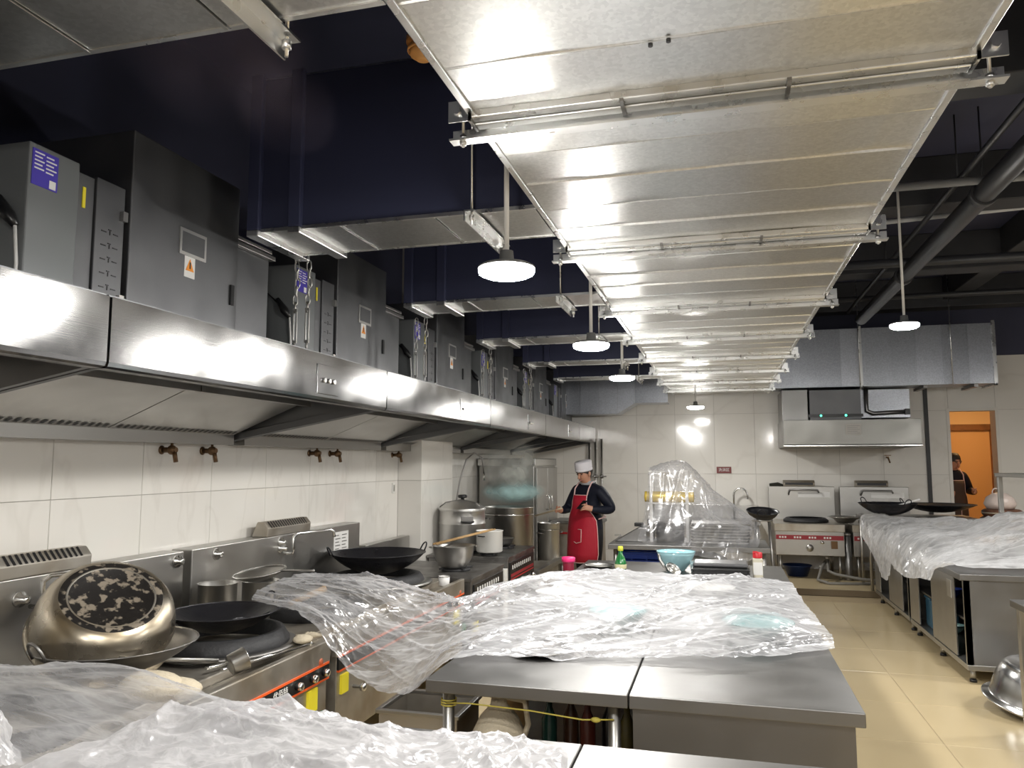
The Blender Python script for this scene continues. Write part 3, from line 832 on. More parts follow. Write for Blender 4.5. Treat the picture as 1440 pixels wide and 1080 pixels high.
# ------------------------------------------------------------------ LEFT RANGES
RZ = 0.72
def wok_range(y0, y1, label, panel, vents, faucets, caps, burners):
    t = thing('wok_range', label, 'stove', (-2.02, y0, 0), 0, 'wok ranges along the left wall')
    Lr = y1 - y0; bx = -0.93      # backsplash face
    MB().box(-1.04, -0.01, 0.02, Lr - 0.02, 0.16, RZ - 0.06).build('body', oldsteel, t, 0.004)
    top = MB().box(-0.94, -0.17, 0, Lr, RZ - 0.06, RZ - 0.005)
    top.box(-0.169, -0.034, 0.002, Lr - 0.002, RZ - 0.11, RZ - 0.045).box(-0.035, 0.0, 0, Lr, RZ - 0.115, RZ)
    top.build('worktop', oldsteel, t, 0.006)
    for x, y in ((-0.06, 0.06), (-0.06, Lr - 0.06), (-0.98, 0.06), (-0.98, Lr - 0.06)):
        MB().cyl((x, y, 0.0), (x, y, 0.17), 0.022, 10).build('leg', steel, t)
    if panel == 'black':
        st = MB().box(-0.01, 0.004, 0.02, Lr - 0.02, RZ - 0.185, RZ - 0.115).build('control_strip', blackp, t)
        MB().box(-0.01, 0.006, 0.02, Lr - 0.02, RZ - 0.118, RZ - 0.108).build('stripe', orange, st)
        MB().box(-0.01, 0.006, 0.02, Lr - 0.02, RZ - 0.195, RZ - 0.185).build('stripe', orange, st)
        text_mesh('lettering', '优佰特', 0.042, white, st, facing_x((0.0045, Lr - 0.48, RZ - 0.150)))
        text_mesh('lettering', '优佰特', 0.042, white, st, facing_x((0.0045, Lr - 0.74, RZ - 0.150)))
        for q, y in enumerate((Lr - 0.34, Lr - 0.20, Lr - 0.08)):
            kn = MB().lathe([(0, 0.0), (0.018, 0.0), (0.02, 0.03), (0.014, 0.036), (0, 0.036)], 14, (0.004, y, RZ - 0.150), Matrix.Rotation(PI / 2, 4, 'Y')).build('knob', chrome, t)
        MB().lathe([(0, 0), (0.02, 0), (0.02, 0.012), (0, 0.014)], 14, (-0.01, Lr - 0.1, RZ - 0.095), Matrix.Rotation(PI / 2, 4, 'Y')).build('red_button', mat('orange_button', (0.5, 0.12, 0.05), 0.4), t)
        MB().box(-0.01, 0.003, Lr - 0.22, Lr - 0.13, RZ - 0.320, RZ - 0.210).build('sticker', yellow, t)
        MB().lathe([(0, 0), (0.012, 0.0), (0.012, 0.03), (0.034, 0.03), (0.036, 0.055), (0, 0.06)], 12, (-0.01, Lr - 0.12, RZ - 0.360), Matrix.Rotation(PI / 2, 4, 'Y')).build('green_knob', green, t)
        MB().lathe([(0, 0), (0.010, 0.0), (0.010, 0.05), (0.022, 0.05), (0.022, 0.075), (0, 0.08)], 12, (-0.01, Lr - 0.26, RZ - 0.320), Matrix.Rotation(PI / 2, 4, 'Y')).build('knob', chrome, t)
        MB().lathe([(0, 0), (0.010, 0.0), (0.010, 0.05), (0.022, 0.05), (0.022, 0.075), (0, 0.08)], 12, (-0.01, 0.22, RZ - 0.320), Matrix.Rotation(PI / 2, 4, 'Y')).build('knob', chrome, t)
        MB().box(-0.01, 0.003, 0.06, 0.14, RZ - 0.320, RZ - 0.220).build('sticker', yellow, t)
    # backsplash box
    zb = 1.15
    bs = MB().box(-1.07, bx, 0, Lr, RZ - 0.06, zb).build('backsplash', steel, t, 0.006)
    for a, b in vents:
        v = MB().prism([(-1.04, zb), (-0.92, zb), (-0.915, zb + 0.06), (-0.95, zb + 0.10), (-1.0, zb + 0.10)], 1, a, b).build('flue_cap', oldsteel, t, 0.006)
        sl = MB()
        n = int((b - a - 0.06) / 0.03)
        for q in range(n):
            y = a + 0.04 + q * 0.03
            sl.add([(-0.9135, y, zb + 0.060), (-0.9485, y, zb + 0.1015), (-0.9485, y + 0.014, zb + 0.1015), (-0.9135, y + 0.014, zb + 0.060)], [(0, 1, 2, 3)])
        s_ = sl.build('slots', blackp, v); s_['kind'] = 'stuff'
    for y, ext, ang in faucets:
        c, s_ = math.cos(ang), math.sin(ang)
        f = MB().tube([(bx - 0.01, y, 1.02), (bx + 0.06, y, 1.02), (bx + 0.065, y, 1.05), (bx + 0.065, y, 1.13), (bx + 0.065 + 0.03 * c, y + 0.03 * s_, 1.155),
                       (bx + 0.065 + ext * c, y + ext * s_, 1.165), (bx + 0.065 + (ext + 0.03) * c, y + (ext + 0.03) * s_, 1.15), (bx + 0.065 + (ext + 0.035) * c, y + (ext + 0.035) * s_, 1.11)], 0.011, 8).build('spout', chrome, t)
        MB().lathe([(0, 0), (0.034, 0), (0.034, 0.012), (0.018, 0.02), (0.018, 0.05), (0, 0.055)], 16, (bx, y - 0.06, 1.06), Matrix.Rotation(PI / 2, 4, 'Y')).build('valve', chrome, f)
    for y in caps:
        MB().lathe([(0, 0), (0.036, 0), (0.034, 0.012), (0.02, 0.018), (0.02, 0.04), (0.012, 0.044), (0, 0.044)], 16, (bx, y, 1.10), Matrix.Rotation(PI / 2, 4, 'Y')).build('cap', chrome, t)
    for x, y, r in burners:
        MB().lathe([(r, -0.01), (r + 0.03, 0.0), (r + 0.03, 0.05), (r, 0.075), (r - 0.03, 0.06), (r - 0.03, -0.01)], 36, (x, y, RZ - 0.005)).build('burner_ring', castiron, t)
    return t
wok_range(1.62, 3.78, 'near stainless wok range under the overturned pot, black strip with white lettering', 'black', [(0.98, 1.48)], [(1.16, 0.20, 0.6)], [2.10],
          [(-0.45, 0.55, 0.30)])
r2 = wok_range(3.85, 5.98, 'middle stainless wok range holding the wide black wok', 'black', [(0.74, 1.30)], [(0.98, 0.30, 1.1)], [0.22, 0.92],
          [(-0.45, 0.55, 0.28)])
MB().box(-0.93, -0.927, 1.68, 1.92, 0.92, 1.10).build('notice', white, r2)
w = MB()
for q in range(6):
    for j in range(2): w.box(-0.927, -0.926, 1.70 + 0.11 * j, 1.78 + 0.11 * j - 0.02 * ((q + j) % 2), 0.94 + q * 0.026, 0.947 + q * 0.026)
w.build('notice_print', darksteel, r2)

def knob_stove(y0, y1, z, label, has_back=True, nk=4, dep=1.0):
    t = thing('gas_stove', label, 'stove', (-2.0, y0, 0), 0, 'low gas stoves with knob panels')
    Lr = y1 - y0
    MB().box(-dep + 0.02, -0.01, 0.0, Lr, 0.12, z - 0.03).build('body', darksteel, t, 0.004)
    MB().box(-dep, 0.0, -0.01, Lr + 0.01, z - 0.03, z).build('worktop', darksteel, t, 0.004)
    for x, y in ((-0.06, 0.05), (-0.06, Lr - 0.05), (-dep + 0.08, 0.05), (-dep + 0.08, Lr - 0.05)):
        MB().cyl((x, y, 0), (x, y, 0.13), 0.02, 10).build('leg', steel, t)
    pn = MB().box(-0.01, 0.004, 0.05, Lr - 0.05, z - 0.36, z - 0.06).build('control_panel', blackp, t)
    MB().box(0.004, 0.006, 0.07, Lr - 0.07, z - 0.20, z - 0.17).build('stripe', redstripe, pn)
    MB().box(0.004, 0.006, 0.07, Lr - 0.07, z - 0.225, z - 0.215).build('stripe', red, pn)
    w = MB()
    for q in range(10): w.box(0.004, 0.0055, 0.12 + q * (Lr - 0.28) / 10, 0.15 + q * (Lr - 0.28) / 10, z - 0.13, z - 0.09)
    pp_ = w.build('panel_print', white, pn); pp_['kind'] = 'stuff'
    for q in range(nk):
        y = 0.14 + (Lr - 0.28) * q / (nk - 1)
        MB().lathe([(0, 0), (0.028, 0), (0.024, 0.03), (0, 0.032)], 14, (0.004, y, z - 0.28), Matrix.Rotation(PI / 2, 4, 'Y')).build('knob', chrome, t)
    MB().box(-0.01, 0.006, 0.05, Lr - 0.05, z - 0.40, z - 0.385).build('rail', steel, t)
    if has_back: MB().box(-1.04, -0.96, 0, Lr, z - 0.03, z + 0.24).build('backsplash', steel, t, 0.004)
    return t
ka = knob_stove(6.12, 7.08, 0.70, 'low dark gas stove holding the steel bowl, knobs and red stripe on its front', True, 5)
MB().box(-0.01, 0.004, 0.06, 0.16, 0.26, 0.34).build('sticker', yellow, ka)
kb = knob_stove(7.24, 8.30, 0.74, 'dark gas stove holding the white pot, second from the wide black wok', False, 5, 0.84)
fp = thing('white_filler_panel', 'narrow white panel between the two dark gas stoves', 'panel', (-2.0, 7.10, 0))
MB().box(-0.6, 0.0, 0.0, 0.11, 0.05, 0.64).build('panel_board', whitep, fp, 0.003)
MB().box(-0.6, 0.0, 0.0, 0.11, 0.0, 0.05).build('plinth', darksteel, fp)
def burner(parent, x, y, z, r):
    MB().lathe([(r * 0.5, 0), (r, 0.0), (r, 0.015), (r * 0.5, 0.02)], 20, (x, y, z)).build('burner_ring', castiron, parent)
    g = MB()
    for q in range(4):
        a = PI / 4 + q * PI / 2
        g.cyl((x + 0.3 * r * math.cos(a), y + 0.3 * r * math.sin(a), z + 0.02), (x + 1.25 * r * math.cos(a), y + 1.25 * r * math.sin(a), z + 0.02), 0.008, 6)
    g.build('pan_support', castiron, parent)
burner(kb, -0.23, 0.11, 0.74, 0.08); burner(kb, -0.28, 0.78, 0.74, 0.12); burner(kb, -0.585, 0.33, 0.74, 0.16)
burner(ka, -0.30, 0.45, 0.70, 0.13)
# low soup stove with stock pots
ls = thing('low_soup_stove', 'low steel stove under the tall stock pot', 'stove', (-2.0, 8.42, 0))
MB().box(-1.0, 0, 0, 1.16, 0.1, 0.42).build('body', oldsteel, ls, 0.006)
for x, y in ((-0.06, 0.06), (-0.06, 1.10), (-0.94, 0.06), (-0.94, 1.10)):
    MB().cyl((x, y, 0), (x, y, 0.11), 0.022, 10).build('leg', steel, ls)
MB().box(-0.04, 0.03, 0.0, 1.16, 0.40, 0.46).build('front_rail', steel, ls, 0.005)
for y in (0.35, 0.85):
    MB().lathe([(0, 0), (0.02, 0), (0.02, 0.03), (0, 0.03)], 12, (0.0, y, 0.3), Matrix.Rotation(PI / 2, 4, 'Y')).build('knob', chrome, ls)
pst = thing('pot_stand', 'low steel stand under the small pale stock pot', 'stand', (-2.10, 9.80, 0))
MB().box(-0.16, 0.16, -0.2, 0.3, 0.39, 0.42).build('stand_top', oldsteel, pst, 0.004)
for x, y in ((-0.13, -0.17), (0.13, -0.17), (-0.13, 0.27), (0.13, 0.27)):
    MB().cyl((x, y, 0), (x, y, 0.39), 0.018, 10).build('leg', steel, pst)

def stock_pot(label, loc, r, h, m, liquid=None):
    t = thing('stock_pot', label, 'pot', loc)
    MB().lathe(vessel([(0, 0), (r - 0.01, 0), (r, 0.012), (r, h - 0.012), (r + 0.006, h - 0.007), (r + 0.006, h)]), 48).build('pot_body', m, t)
    MB().lathe([(r + 0.002, h - 0.09), (r + 0.004, h - 0.085), (r + 0.002, h - 0.08)], 48).build('band', chrome, t)
    for a in (-2.3, 0.85):
        loop_handle((r * math.cos(a), r * math.sin(a), h - 0.13), (-math.sin(a), math.cos(a), 0), (math.cos(a), math.sin(a), 0.15), 0.11, 0.055, 0.008).build('handle', darksteel, t)
    if liquid: MB().lathe([(0, h - 0.06), (r - 0.004, h - 0.06)], 32).build('broth', mat('cloudy_broth', (0.6, 0.56, 0.45), 0.2), t)
    return t
stock_pot('tall fluted stainless stock pot steaming behind the gas stoves', (-2.43, 8.80, 0.421), 0.29, 0.712, steel)
stock_pot('short pale stock pot between the tall stock pot and the cook', (-2.15, 9.74, 0.421), 0.13, 0.46, alu, True)
stock_pot('stock pot hidden behind the tall steaming one, stirred by the cook', (-2.66, 9.33, 0.421), 0.18, 0.50, alu, True)
# steam: soft-edged puffs of droplets, thin at their rims
def puff_mat(name, col, dens):
    m = bpy.data.materials.new(name); m.use_nodes = True
    nt = m.node_tree; N = nt.nodes; L = nt.links; N.clear()
    o = N.new('ShaderNodeOutputMaterial')
    tr = N.new('ShaderNodeBsdfTransparent'); df = N.new('ShaderNodeBsdfDiffuse'); tl = N.new('ShaderNodeBsdfTranslucent')
    df.inputs[0].default_value = (*col, 1); tl.inputs[0].default_value = (*col, 1)
    mb = N.new('ShaderNodeMixShader'); mb.inputs[0].default_value = 0.5
    L.new(df.outputs[0], mb.inputs[1]); L.new(tl.outputs[0], mb.inputs[2])
    lw = N.new('ShaderNodeLayerWeight'); lw.inputs['Blend'].default_value = 0.5
    inv = N.new('ShaderNodeMath'); inv.operation = 'SUBTRACT'; inv.inputs[0].default_value = 1.0; L.new(lw.outputs['Facing'], inv.inputs[1])
    pw = N.new('ShaderNodeMath'); pw.operation = 'POWER'; L.new(inv.outputs[0], pw.inputs[0]); pw.inputs[1].default_value = 2.2
    tc = N.new('ShaderNodeTexCoord'); n = N.new('ShaderNodeTexNoise'); n.inputs['Scale'].default_value = 4.0; n.inputs['Detail'].default_value = 3
    L.new(tc.outputs['Object'], n.inputs['Vector'])
    mr = N.new('ShaderNodeMapRange'); mr.inputs['From Min'].default_value = 0.32; mr.inputs['From Max'].default_value = 0.68; mr.inputs['To Max'].default_value = dens
    L.new(n.outputs['Fac'], mr.inputs['Value'])
    mu = N.new('ShaderNodeMath'); mu.operation = 'MULTIPLY'; mu.use_clamp = True
    L.new(pw.outputs[0], mu.inputs[0]); L.new(mr.outputs[0], mu.inputs[1])
    mx = N.new('ShaderNodeMixShader')
    L.new(mu.outputs[0], mx.inputs[0]); L.new(tr.outputs[0], mx.inputs[1]); L.new(mb.outputs[0], mx.inputs[2])
    L.new(mx.outputs[0], o.inputs[0])
    return m
def steam(name, loc, puffs, label, m):
    mb = MB()
    for c, r in puffs: mb.ball(c, r, 24)
    ob = mb.build(name, m); ob.location = loc
    sb = ob.modifiers.new('sub', 'SUBSURF'); sb.levels = 1; sb.render_levels = 1
    return tag(ob, label, 'steam', kind='stuff')
steam('steam', (-2.43, 8.80, 1.145), [((0.0, 0.0, 0.16), (0.36, 0.30, 0.15)), ((0.04, 0.06, 0.17), (0.40, 0.28, 0.17))],
      'pale bluish steam hanging over the rim of the tall stock pot', puff_mat('bluish_steam', (0.60, 0.84, 0.85), 0.95))
steam('steam', (-2.43, 8.80, 1.30), [((0.02, 0.0, 0.22), (0.34, 0.28, 0.26)), ((0.14, 0.05, 0.36), (0.24, 0.24, 0.24)), ((-0.12, 0.0, 0.30), (0.24, 0.22, 0.26))],
      'grey steam rising above the bluish cloud toward the hood', puff_mat('grey_steam', (0.82, 0.84, 0.80), 0.55))
steam('smoke', (-1.55, 2.05, 2.95), [((0.0, 0.0, 0.0), (0.30, 0.25, 0.22)), ((-0.22, 0.0, 0.18), (0.30, 0.25, 0.22)), ((0.20, 0.1, -0.15), (0.18, 0.2, 0.14)), ((0.1, 0.05, 0.08), (0.22, 0.2, 0.2))],
      'faint violet smoke drifting under the dark ceiling at the upper left', puff_mat('violet_smoke', (0.50, 0.42, 0.55), 0.10))

# steamer cabinet
sc_ = thing('steamer_cabinet', 'tall stainless double-door steamer cabinet against the left wall', 'cabinet', (-2.3, 9.62, 0))
MB().box(-0.76, -0.02, 0, 1.28, 0.08, 1.68).build('body', steel, sc_, 0.01)
for y in (0.02, 0.65):
    d = MB().box(-0.02, 0.015, y, y + 0.61, 0.14, 1.58).build('door', steel, sc_, 0.008)
    MB().tube([(0.015, y + (0.53 if y < 0.3 else 0.08), 1.02), (0.05, y + (0.53 if y < 0.3 else 0.08), 1.02), (0.055, y + (0.53 if y < 0.3 else 0.08), 1.2), (0.015, y + (0.53 if y < 0.3 else 0.08), 1.2)], 0.010, 8).build('handle', chrome, d)
MB().box(-0.78, 0.0, -0.01, 1.29, 1.60, 1.70).build('top_cap', chrome, sc_, 0.01)
for x, y in ((-0.06, 0.06), (-0.06, 1.22), (-0.7, 0.06), (-0.7, 1.22)):
    MB().cyl((x, y, 0), (x, y, 0.09), 0.022, 10).build('leg', steel, sc_)
# steel box with red lever
wt = thing('water_tank', 'low steel tank with red lever valve behind the cook', 'tank', (-1.95, 10.35, 0))
MB().box(-0.30, 0.34, 0, 0.6, 0.1, 0.84).build('body', oldsteel, wt, 0.006)
MB().box(-0.32, 0.36, -0.02, 0.62, 0.82, 0.86).build('lid', darksteel, wt, 0.004)
for x, y in ((-0.26, 0.04), (0.3, 0.04), (-0.26, 0.56), (0.3, 0.56)):
    MB().cyl((x, y, 0), (x, y, 0.11), 0.02, 8).build('leg', steel, wt)
vv = MB().cyl((-0.22, 0, 0.70), (-0.22, -0.09, 0.70), 0.018, 10).ball((-0.22, -0.06, 0.70), 0.03).build('valve', chrome, wt)
MB().cbox((-0.12, -0.085, 0.705), (0.22, 0.012, 0.025)).build('lever', red, vv)

# overturned pot, resting on a wok
def axis_matrix(ax):
    return Vector(ax).normalized().to_track_quat('Z', 'Y').to_matrix().to_4x4()
fw_ = wok('black wok with steel loop handle at the left edge, partly under plastic', (-2.43, 2.72, 0.790), 0.31, 0.12, darksteel, [4.45])
bp = thing('overturned_pot', 'large stained steel pot turned upside down, burnt black base showing', 'pot', (-2.63, 2.86, 0.915))
Mx = axis_matrix((0.50, -0.34, 0.80)) @ Matrix.Scale(0.83, 4)
MB().lathe([(0.275, -0.01), (0.358, -0.013), (0.362, -0.006), (0.355, 0.0), (0.345, 0.03), (0.335, 0.12), (0.31, 0.19), (0.275, 0.235), (0.25, 0.245), (0.243, 0.248)], 56, (0, 0, 0), Mx).build('pot_wall', burntm, bp)
MB().lathe([(0.243, 0.248), (0.235, 0.250), (0.20, 0.249), (0.195, 0.245), (0, 0.244)], 56, (0, 0, 0), Mx).build('pot_base', charm, bp)
MB().lathe([(0.20, 0.2485), (0.205, 0.2515), (0.21, 0.2505)], 56, (0, 0, 0), Mx).build('base_ring', oldsteel, bp)
# ladle bowl by the pot
lc = thing('steel_ladle', 'short steel cup lying beside the overturned pot', 'ladle', (-2.10, 3.02, 0.765))
Ml = axis_matrix((0.5, 0.75, 0.30))
MB().lathe(vessel([(0, 0), (0.05, 0.0), (0.058, 0.006), (0.062, 0.09), (0.065, 0.092)], 0.002), 24, (0, 0, 0), Ml @ Matrix.Scale(0.8, 4)).build('cup', steel, lc)
MB().cyl((-0.03, -0.04, 0.03), (-0.26, -0.36, 0.10), 0.009, 8).build('handle', steel, lc)

# black wok on its ring
bw = wok('black iron wok with wooden-handled ladle, on the burner right of the overturned pot', (-2.45, 3.45, 0.80), 0.26, 0.10, iron, [1.2])
bc = thing('wok_ring', 'black wok ring under the wok right of the overturned pot', 'stand', (-2.45, 3.45, 0.715))
MB().lathe([(0.29, 0.02), (0.33, 0.025), (0.33, 0.05), (0.30, 0.10), (0.27, 0.10), (0.26, 0.02)], 40).build('ring', castiron, bc)
MB().lathe([(0.33, 0.02), (0.37, 0.022), (0.37, 0.032), (0.33, 0.035)], 40).build('base_ring', darksteel, bc)
lad = thing('wooden_handled_ladle', 'iron ladle with pale wooden handle tip leaning out of the black wok', 'ladle', (-2.32, 3.52, 0.85))
MB().tube([(0, 0, 0.0), (0.08, 0.20, 0.05)], 0.009, 8).build('shaft', iron, lad)
MB().tube([(0.08, 0.20, 0.05), (0.17, 0.42, 0.10)], [0.014, 0.019], 10).build('handle', wood, lad)
MB().lathe(vessel(wok_prof(0.05, 0.03, 5), 0.002), 16, (-0.02, -0.05, -0.02)).build('scoop', iron, lad)
# containers behind
ct = thing('steel_container', 'round steel seasoning container behind the black wok', 'container', (-2.78, 3.86, 0.716))
MB().lathe(vessel([(0, 0), (0.10, 0), (0.105, 0.01), (0.105, 0.25), (0.112, 0.253)], 0.002), 32).build('container_body', steel, ct)
MB().lathe([(0, 0.21), (0.1, 0.21)], 24).build('contents', mat('dark_sauce', (0.05, 0.03, 0.015), 0.3), ct)
sr = thing('strainer', 'round perforated strainer lying on the container behind the black wok', 'strainer', (-2.68, 4.13, 0.945))
sr.rotation_euler = (0.12, -0.1, 0)
MB().lathe(vessel(wok_prof(0.15, 0.05, 6), 0.002), 32).build('strainer_bowl', steel, sr)
MB().lathe([(0.148, 0.048), (0.156, 0.05), (0.156, 0.058), (0.148, 0.056)], 32).build('rim', chrome, sr)
MB().cyl((0.15, 0, 0.05), (0.42, -0.1, 0.06), 0.007, 8).build('handle', steel, sr)
cs = thing('steel_container', 'short steel container under the strainer', 'container', (-2.70, 4.16, 0.716))
MB().lathe(vessel([(0, 0), (0.10, 0), (0.105, 0.01), (0.105, 0.225), (0.112, 0.228)], 0.002), 32).build('container_body', steel, cs)
# rods with glove
for i, (a, b, l) in enumerate([((-2.22, 3.02, 0.745), (-2.07, 3.60, 0.735), 'long steel rod lying along the front of the near range'), ((-2.16, 3.05, 0.735), (-2.05, 3.62, 0.73), 'second steel rod beside the first on the near range')]):
    t = thing('steel_rod', l, 'rod', a)
    d = Vector(b) - Vector(a)
    MB().cyl((0, 0, 0), d, 0.009, 8).build('rod_shaft', chrome, t)
    MB().ball(d, 0.013).build('tip', chrome, t)
gv = thing('work_glove', 'off-white cotton glove lying at the end of the steel rods', 'glove', (-2.07, 3.58, 0.752))
MB().ball((0, 0, 0.008), (0.05, 0.055, 0.022), 12).build('palm', cream, gv)
for q in range(4):
    a = 1.0 + q * 0.28
    MB().tube([(0.03 * math.cos(a), 0.04 * math.sin(a), 0.012), (0.06 * math.cos(a), 0.08 * math.sin(a), 0.016), (0.09 * math.cos(a), 0.115 * math.sin(a), 0.006)], [0.013, 0.013, 0.009], 8).build('finger', cream, gv)
MB().tube([(-0.02, 0.02, 0.012), (-0.06, 0.035, 0.01)], [0.014, 0.01], 8).build('thumb', cream, gv)
cc = thing('cream_cloth', 'folded cream cloth under the clear plastic by the near range', 'cloth', (-2.12, 2.56, 0.745))
MB().ball((0, 0, 0.055), (0.13, 0.10, 0.055), 14).build('cloth_fold', cream, cc)
MB().ball((0.08, 0.05, 0.04), (0.10, 0.07, 0.04), 12).build('cloth_fold', cream, cc)

# wide black wok on range two
wok('wide black iron wok with two loop handles on the middle range', (-2.58, 5.55, 0.795), 0.36, 0.16, iron, [0.75, 3.9])
wr_ = thing('wok_ring', 'steel wok ring under the wide black wok', 'stand', (-2.58, 5.55, 0.715))
MB().lathe([(0.28, 0.02), (0.36, 0.025), (0.36, 0.04), (0.33, 0.085), (0.29, 0.09), (0.27, 0.02)], 40).build('ring', castiron, wr_)
MB().lathe([(0.36, 0.015), (0.42, 0.02), (0.42, 0.03), (0.36, 0.035)], 40).build('base_ring', steel, wr_)
bl = thing('small_steel_cup', 'small steel cup on the front ledge of the middle range', 'cup', (-2.1, 5.72, 0.70))
MB().lathe(vessel([(0, 0), (0.035, 0), (0.04, 0.006), (0.045, 0.07)], 0.002), 20).build('cup_body', white, bl)
MB().lathe([(0.044, 0.068), (0.048, 0.07), (0.046, 0.074)], 20).build('rim', steel, bl)

# bowl on stove A, with brown chopstick-like sticks
sb = thing('steel_bowl', 'deep steel mixing bowl on the low gas stove', 'bowl', (-2.32, 6.56, 0.722))
MB().lathe(vessel([(0, 0), (0.10, 0), (0.13, 0.02), (0.17, 0.10), (0.185, 0.19), (0.195, 0.195)], 0.003), 40).build('bowl_body', steel, sb)
for a in (0.6, 3.7):
    loop_handle((0.19 * math.cos(a), 0.19 * math.sin(a), 0.18), (-math.sin(a), math.cos(a), 0), (math.cos(a), math.sin(a), 0.1), 0.08, 0.03, 0.005).build('handle', steel, sb)
for q, (dx, l) in enumerate([(0.0, 'upper long wooden stick resting across the steel bowl'), (0.03, 'lower long wooden stick resting across the steel bowl')]):
    t = thing('wooden_stick', l, 'stick', (-2.50 + dx, 6.52, 0.924))
    MB().tube([(0, 0, 0), (0.40, 0.0 + 0.5, 0.10)], [0.009, 0.007], 8).build('stick_shaft', wood, t)
ac = thing('aluminium_cooker', 'big aluminium steaming cooker with domed lid behind the steel bowl', 'pot', (-2.585, 7.57, 0.772))
q_ = 0.235 / 0.27
lp = lambda pr: [(r * q_, z) for r, z in pr]
MB().lathe(vessel(lp([(0, 0), (0.255, 0), (0.27, 0.012), (0.27, 0.25), (0.275, 0.255), (0.275, 0.262), (0.27, 0.267), (0.265, 0.38), (0.272, 0.385), (0.272, 0.395)])), 48).build('pot_body', alu, ac)
lid = MB().lathe(lp([(0.276, 0.395), (0.278, 0.405), (0.26, 0.418), (0.20, 0.455), (0.12, 0.480), (0.05, 0.490), (0, 0.493)]), 48).build('lid', alu, ac)
MB().lathe([(0, 0.493), (0.02, 0.493), (0.018, 0.51), (0.045, 0.515), (0.05, 0.535), (0.04, 0.545), (0, 0.547)], 20).build('lid_knob', blackp, lid)
MB().tube([(-0.225, -0.06, 0.42), (-0.16, -0.06, 0.468), (0, -0.05, 0.497), (0.16, -0.06, 0.468), (0.225, -0.06, 0.42)], 0.006, 6).build('lid_bar', darksteel, lid)
for a in (-1.05, 2.1):
    M_ = Matrix.Rotation(a, 4, 'Z')
    MB().box(0.232, 0.262, -0.06, 0.06, 0.27, 0.34, M_).build('handle_plate', darksteel, ac, 0.004)
    loop_handle(M_ @ Vector((0.262, 0, 0.29)), M_ @ Vector((0, 1, 0)), M_ @ Vector((1, 0, -0.1)), 0.12, 0.045, 0.010).build('handle', blackp, ac)
wpot = thing('white_pot', 'white enamel pot on the second gas stove', 'pot', (-2.23, 7.36, 0.772))
MB().lathe(vessel([(0, 0), (0.115, 0), (0.13, 0.012), (0.13, 0.20), (0.136, 0.205), (0.136, 0.21)]), 40).build('pot_body', whitep, wpot)
for a in (-1.9, 1.2):
    loop_handle((0.13 * math.cos(a), 0.13 * math.sin(a), 0.16), (-math.sin(a), math.cos(a), 0), (math.cos(a), math.sin(a), 0.1), 0.07, 0.03, 0.006).build('handle', blackp, wpot)
span = thing('small_pan', 'small steel saucepan with black handle beside the white pot', 'pan', (-2.28, 8.02, 0.77))
MB().lathe(vessel([(0, 0), (0.07, 0), (0.10, 0.03), (0.12, 0.075), (0.125, 0.077)], 0.002), 32).build('pan_body', steel, span)
MB().tube([(-0.09, -0.07, 0.07), (-0.18, -0.14, 0.11)], [0.010, 0.013], 8).build('handle', blackp, span)

# faucets under the hood
def wall_tap(y, label):
    t = thing('wall_tap', label, 'tap', (XW, y, 1.70), 0, 'taps on the wall under the hood')
    MB().cyl((0, 0, 0.02), (0.10, 0, 0.02), 0.016, 10).build('inlet', brass, t)
    MB().lathe([(0, 0), (0.026, 0), (0.026, 0.004), (0.016, 0.01)], 12, (0, 0, 0.02), Matrix.Rotation(PI / 2, 4, 'Y')).build('flange', brass, t)
    MB().ball((0.07, 0, 0.02), 0.028).cyl((0.085, 0, 0.02), (0.10, 0, -0.05), 0.013, 10).build('body', brass, t)
    MB().cyl((0.07, 0, 0.02), (0.07, 0, 0.065), 0.008, 8).cbox((0.07, -0.04, 0.068), (0.02, 0.12, 0.01)).build('lever', brass, t)
for y, l in [(3.74, 'brown brass wall tap nearest the camera, under the long hood section'), (4.10, 'second small wall tap under the hood divider'), (5.38, 'third wall tap under the hood, left of a close pair'),
             (5.71, 'fourth wall tap under the hood, right of a close pair'), (6.95, 'fifth wall tap under the hood, beside the tiled pillar')]:
    wall_tap(y, l)
sk = thing('wall_socket', 'small white socket on the left wall near the pillar', 'socket', (XW, 6.98, 1.40))
MB().box(0, 0.012, -0.03, 0.03, -0.05, 0.05).build('plate', whitep, sk, 0.003)
MB().box(0.012, 0.016, -0.012, 0.012, -0.03, 0.03).build('switch_rocker', steel, sk)
# filler hose over the stock pot
hs = thing('water_hose', 'thin dark hose arching down behind the stock pot', 'hose', (-2.9, 8.35, 0.9))
MB().tube([(-0.1, 0, -0.2), (-0.05, 0.02, 0.2), (0.0, 0.05, 0.55), (0.05, 0.12, 0.78), (0.12, 0.2, 0.86), (0.2, 0.25, 0.80), (0.22, 0.26, 0.62)], 0.009, 8).build('hose_run', darksteel, hs)
MB().cyl((0.22, 0.26, 0.62), (0.22, 0.26, 0.54), 0.014, 10).build('nozzle', chrome, hs)
# gas valves on the far wall
for i, x in enumerate((-2.06, -1.96, -1.86)):
    t = thing('gas_pipe', ['left one of three slim gas pipes with valves on the far wall', 'middle one of three slim gas pipes with valves on the far wall', 'right one of three slim gas pipes with valves on the far wall'][i], 'pipe', (x, YB - 0.06, 0.075), 0, 'gas pipes on the far wall')
    MB().cyl((0, 0, 0), (0, 0, 1.95), 0.017, 10).build('pipe_run', steel, t)
    MB().cbox((0, 0.03, 1.8), (0.05, 0.06, 0.03)).build('clip', whitep, t)
    for z in (0.95, 1.35):
        v = MB().ball((0, 0, z), 0.035).build('valve', darksteel, t)
        MB().cbox((0.03, -0.045, z), (0.10, 0.012, 0.02)).build('lever', red if z < 1 else darksteel, v)

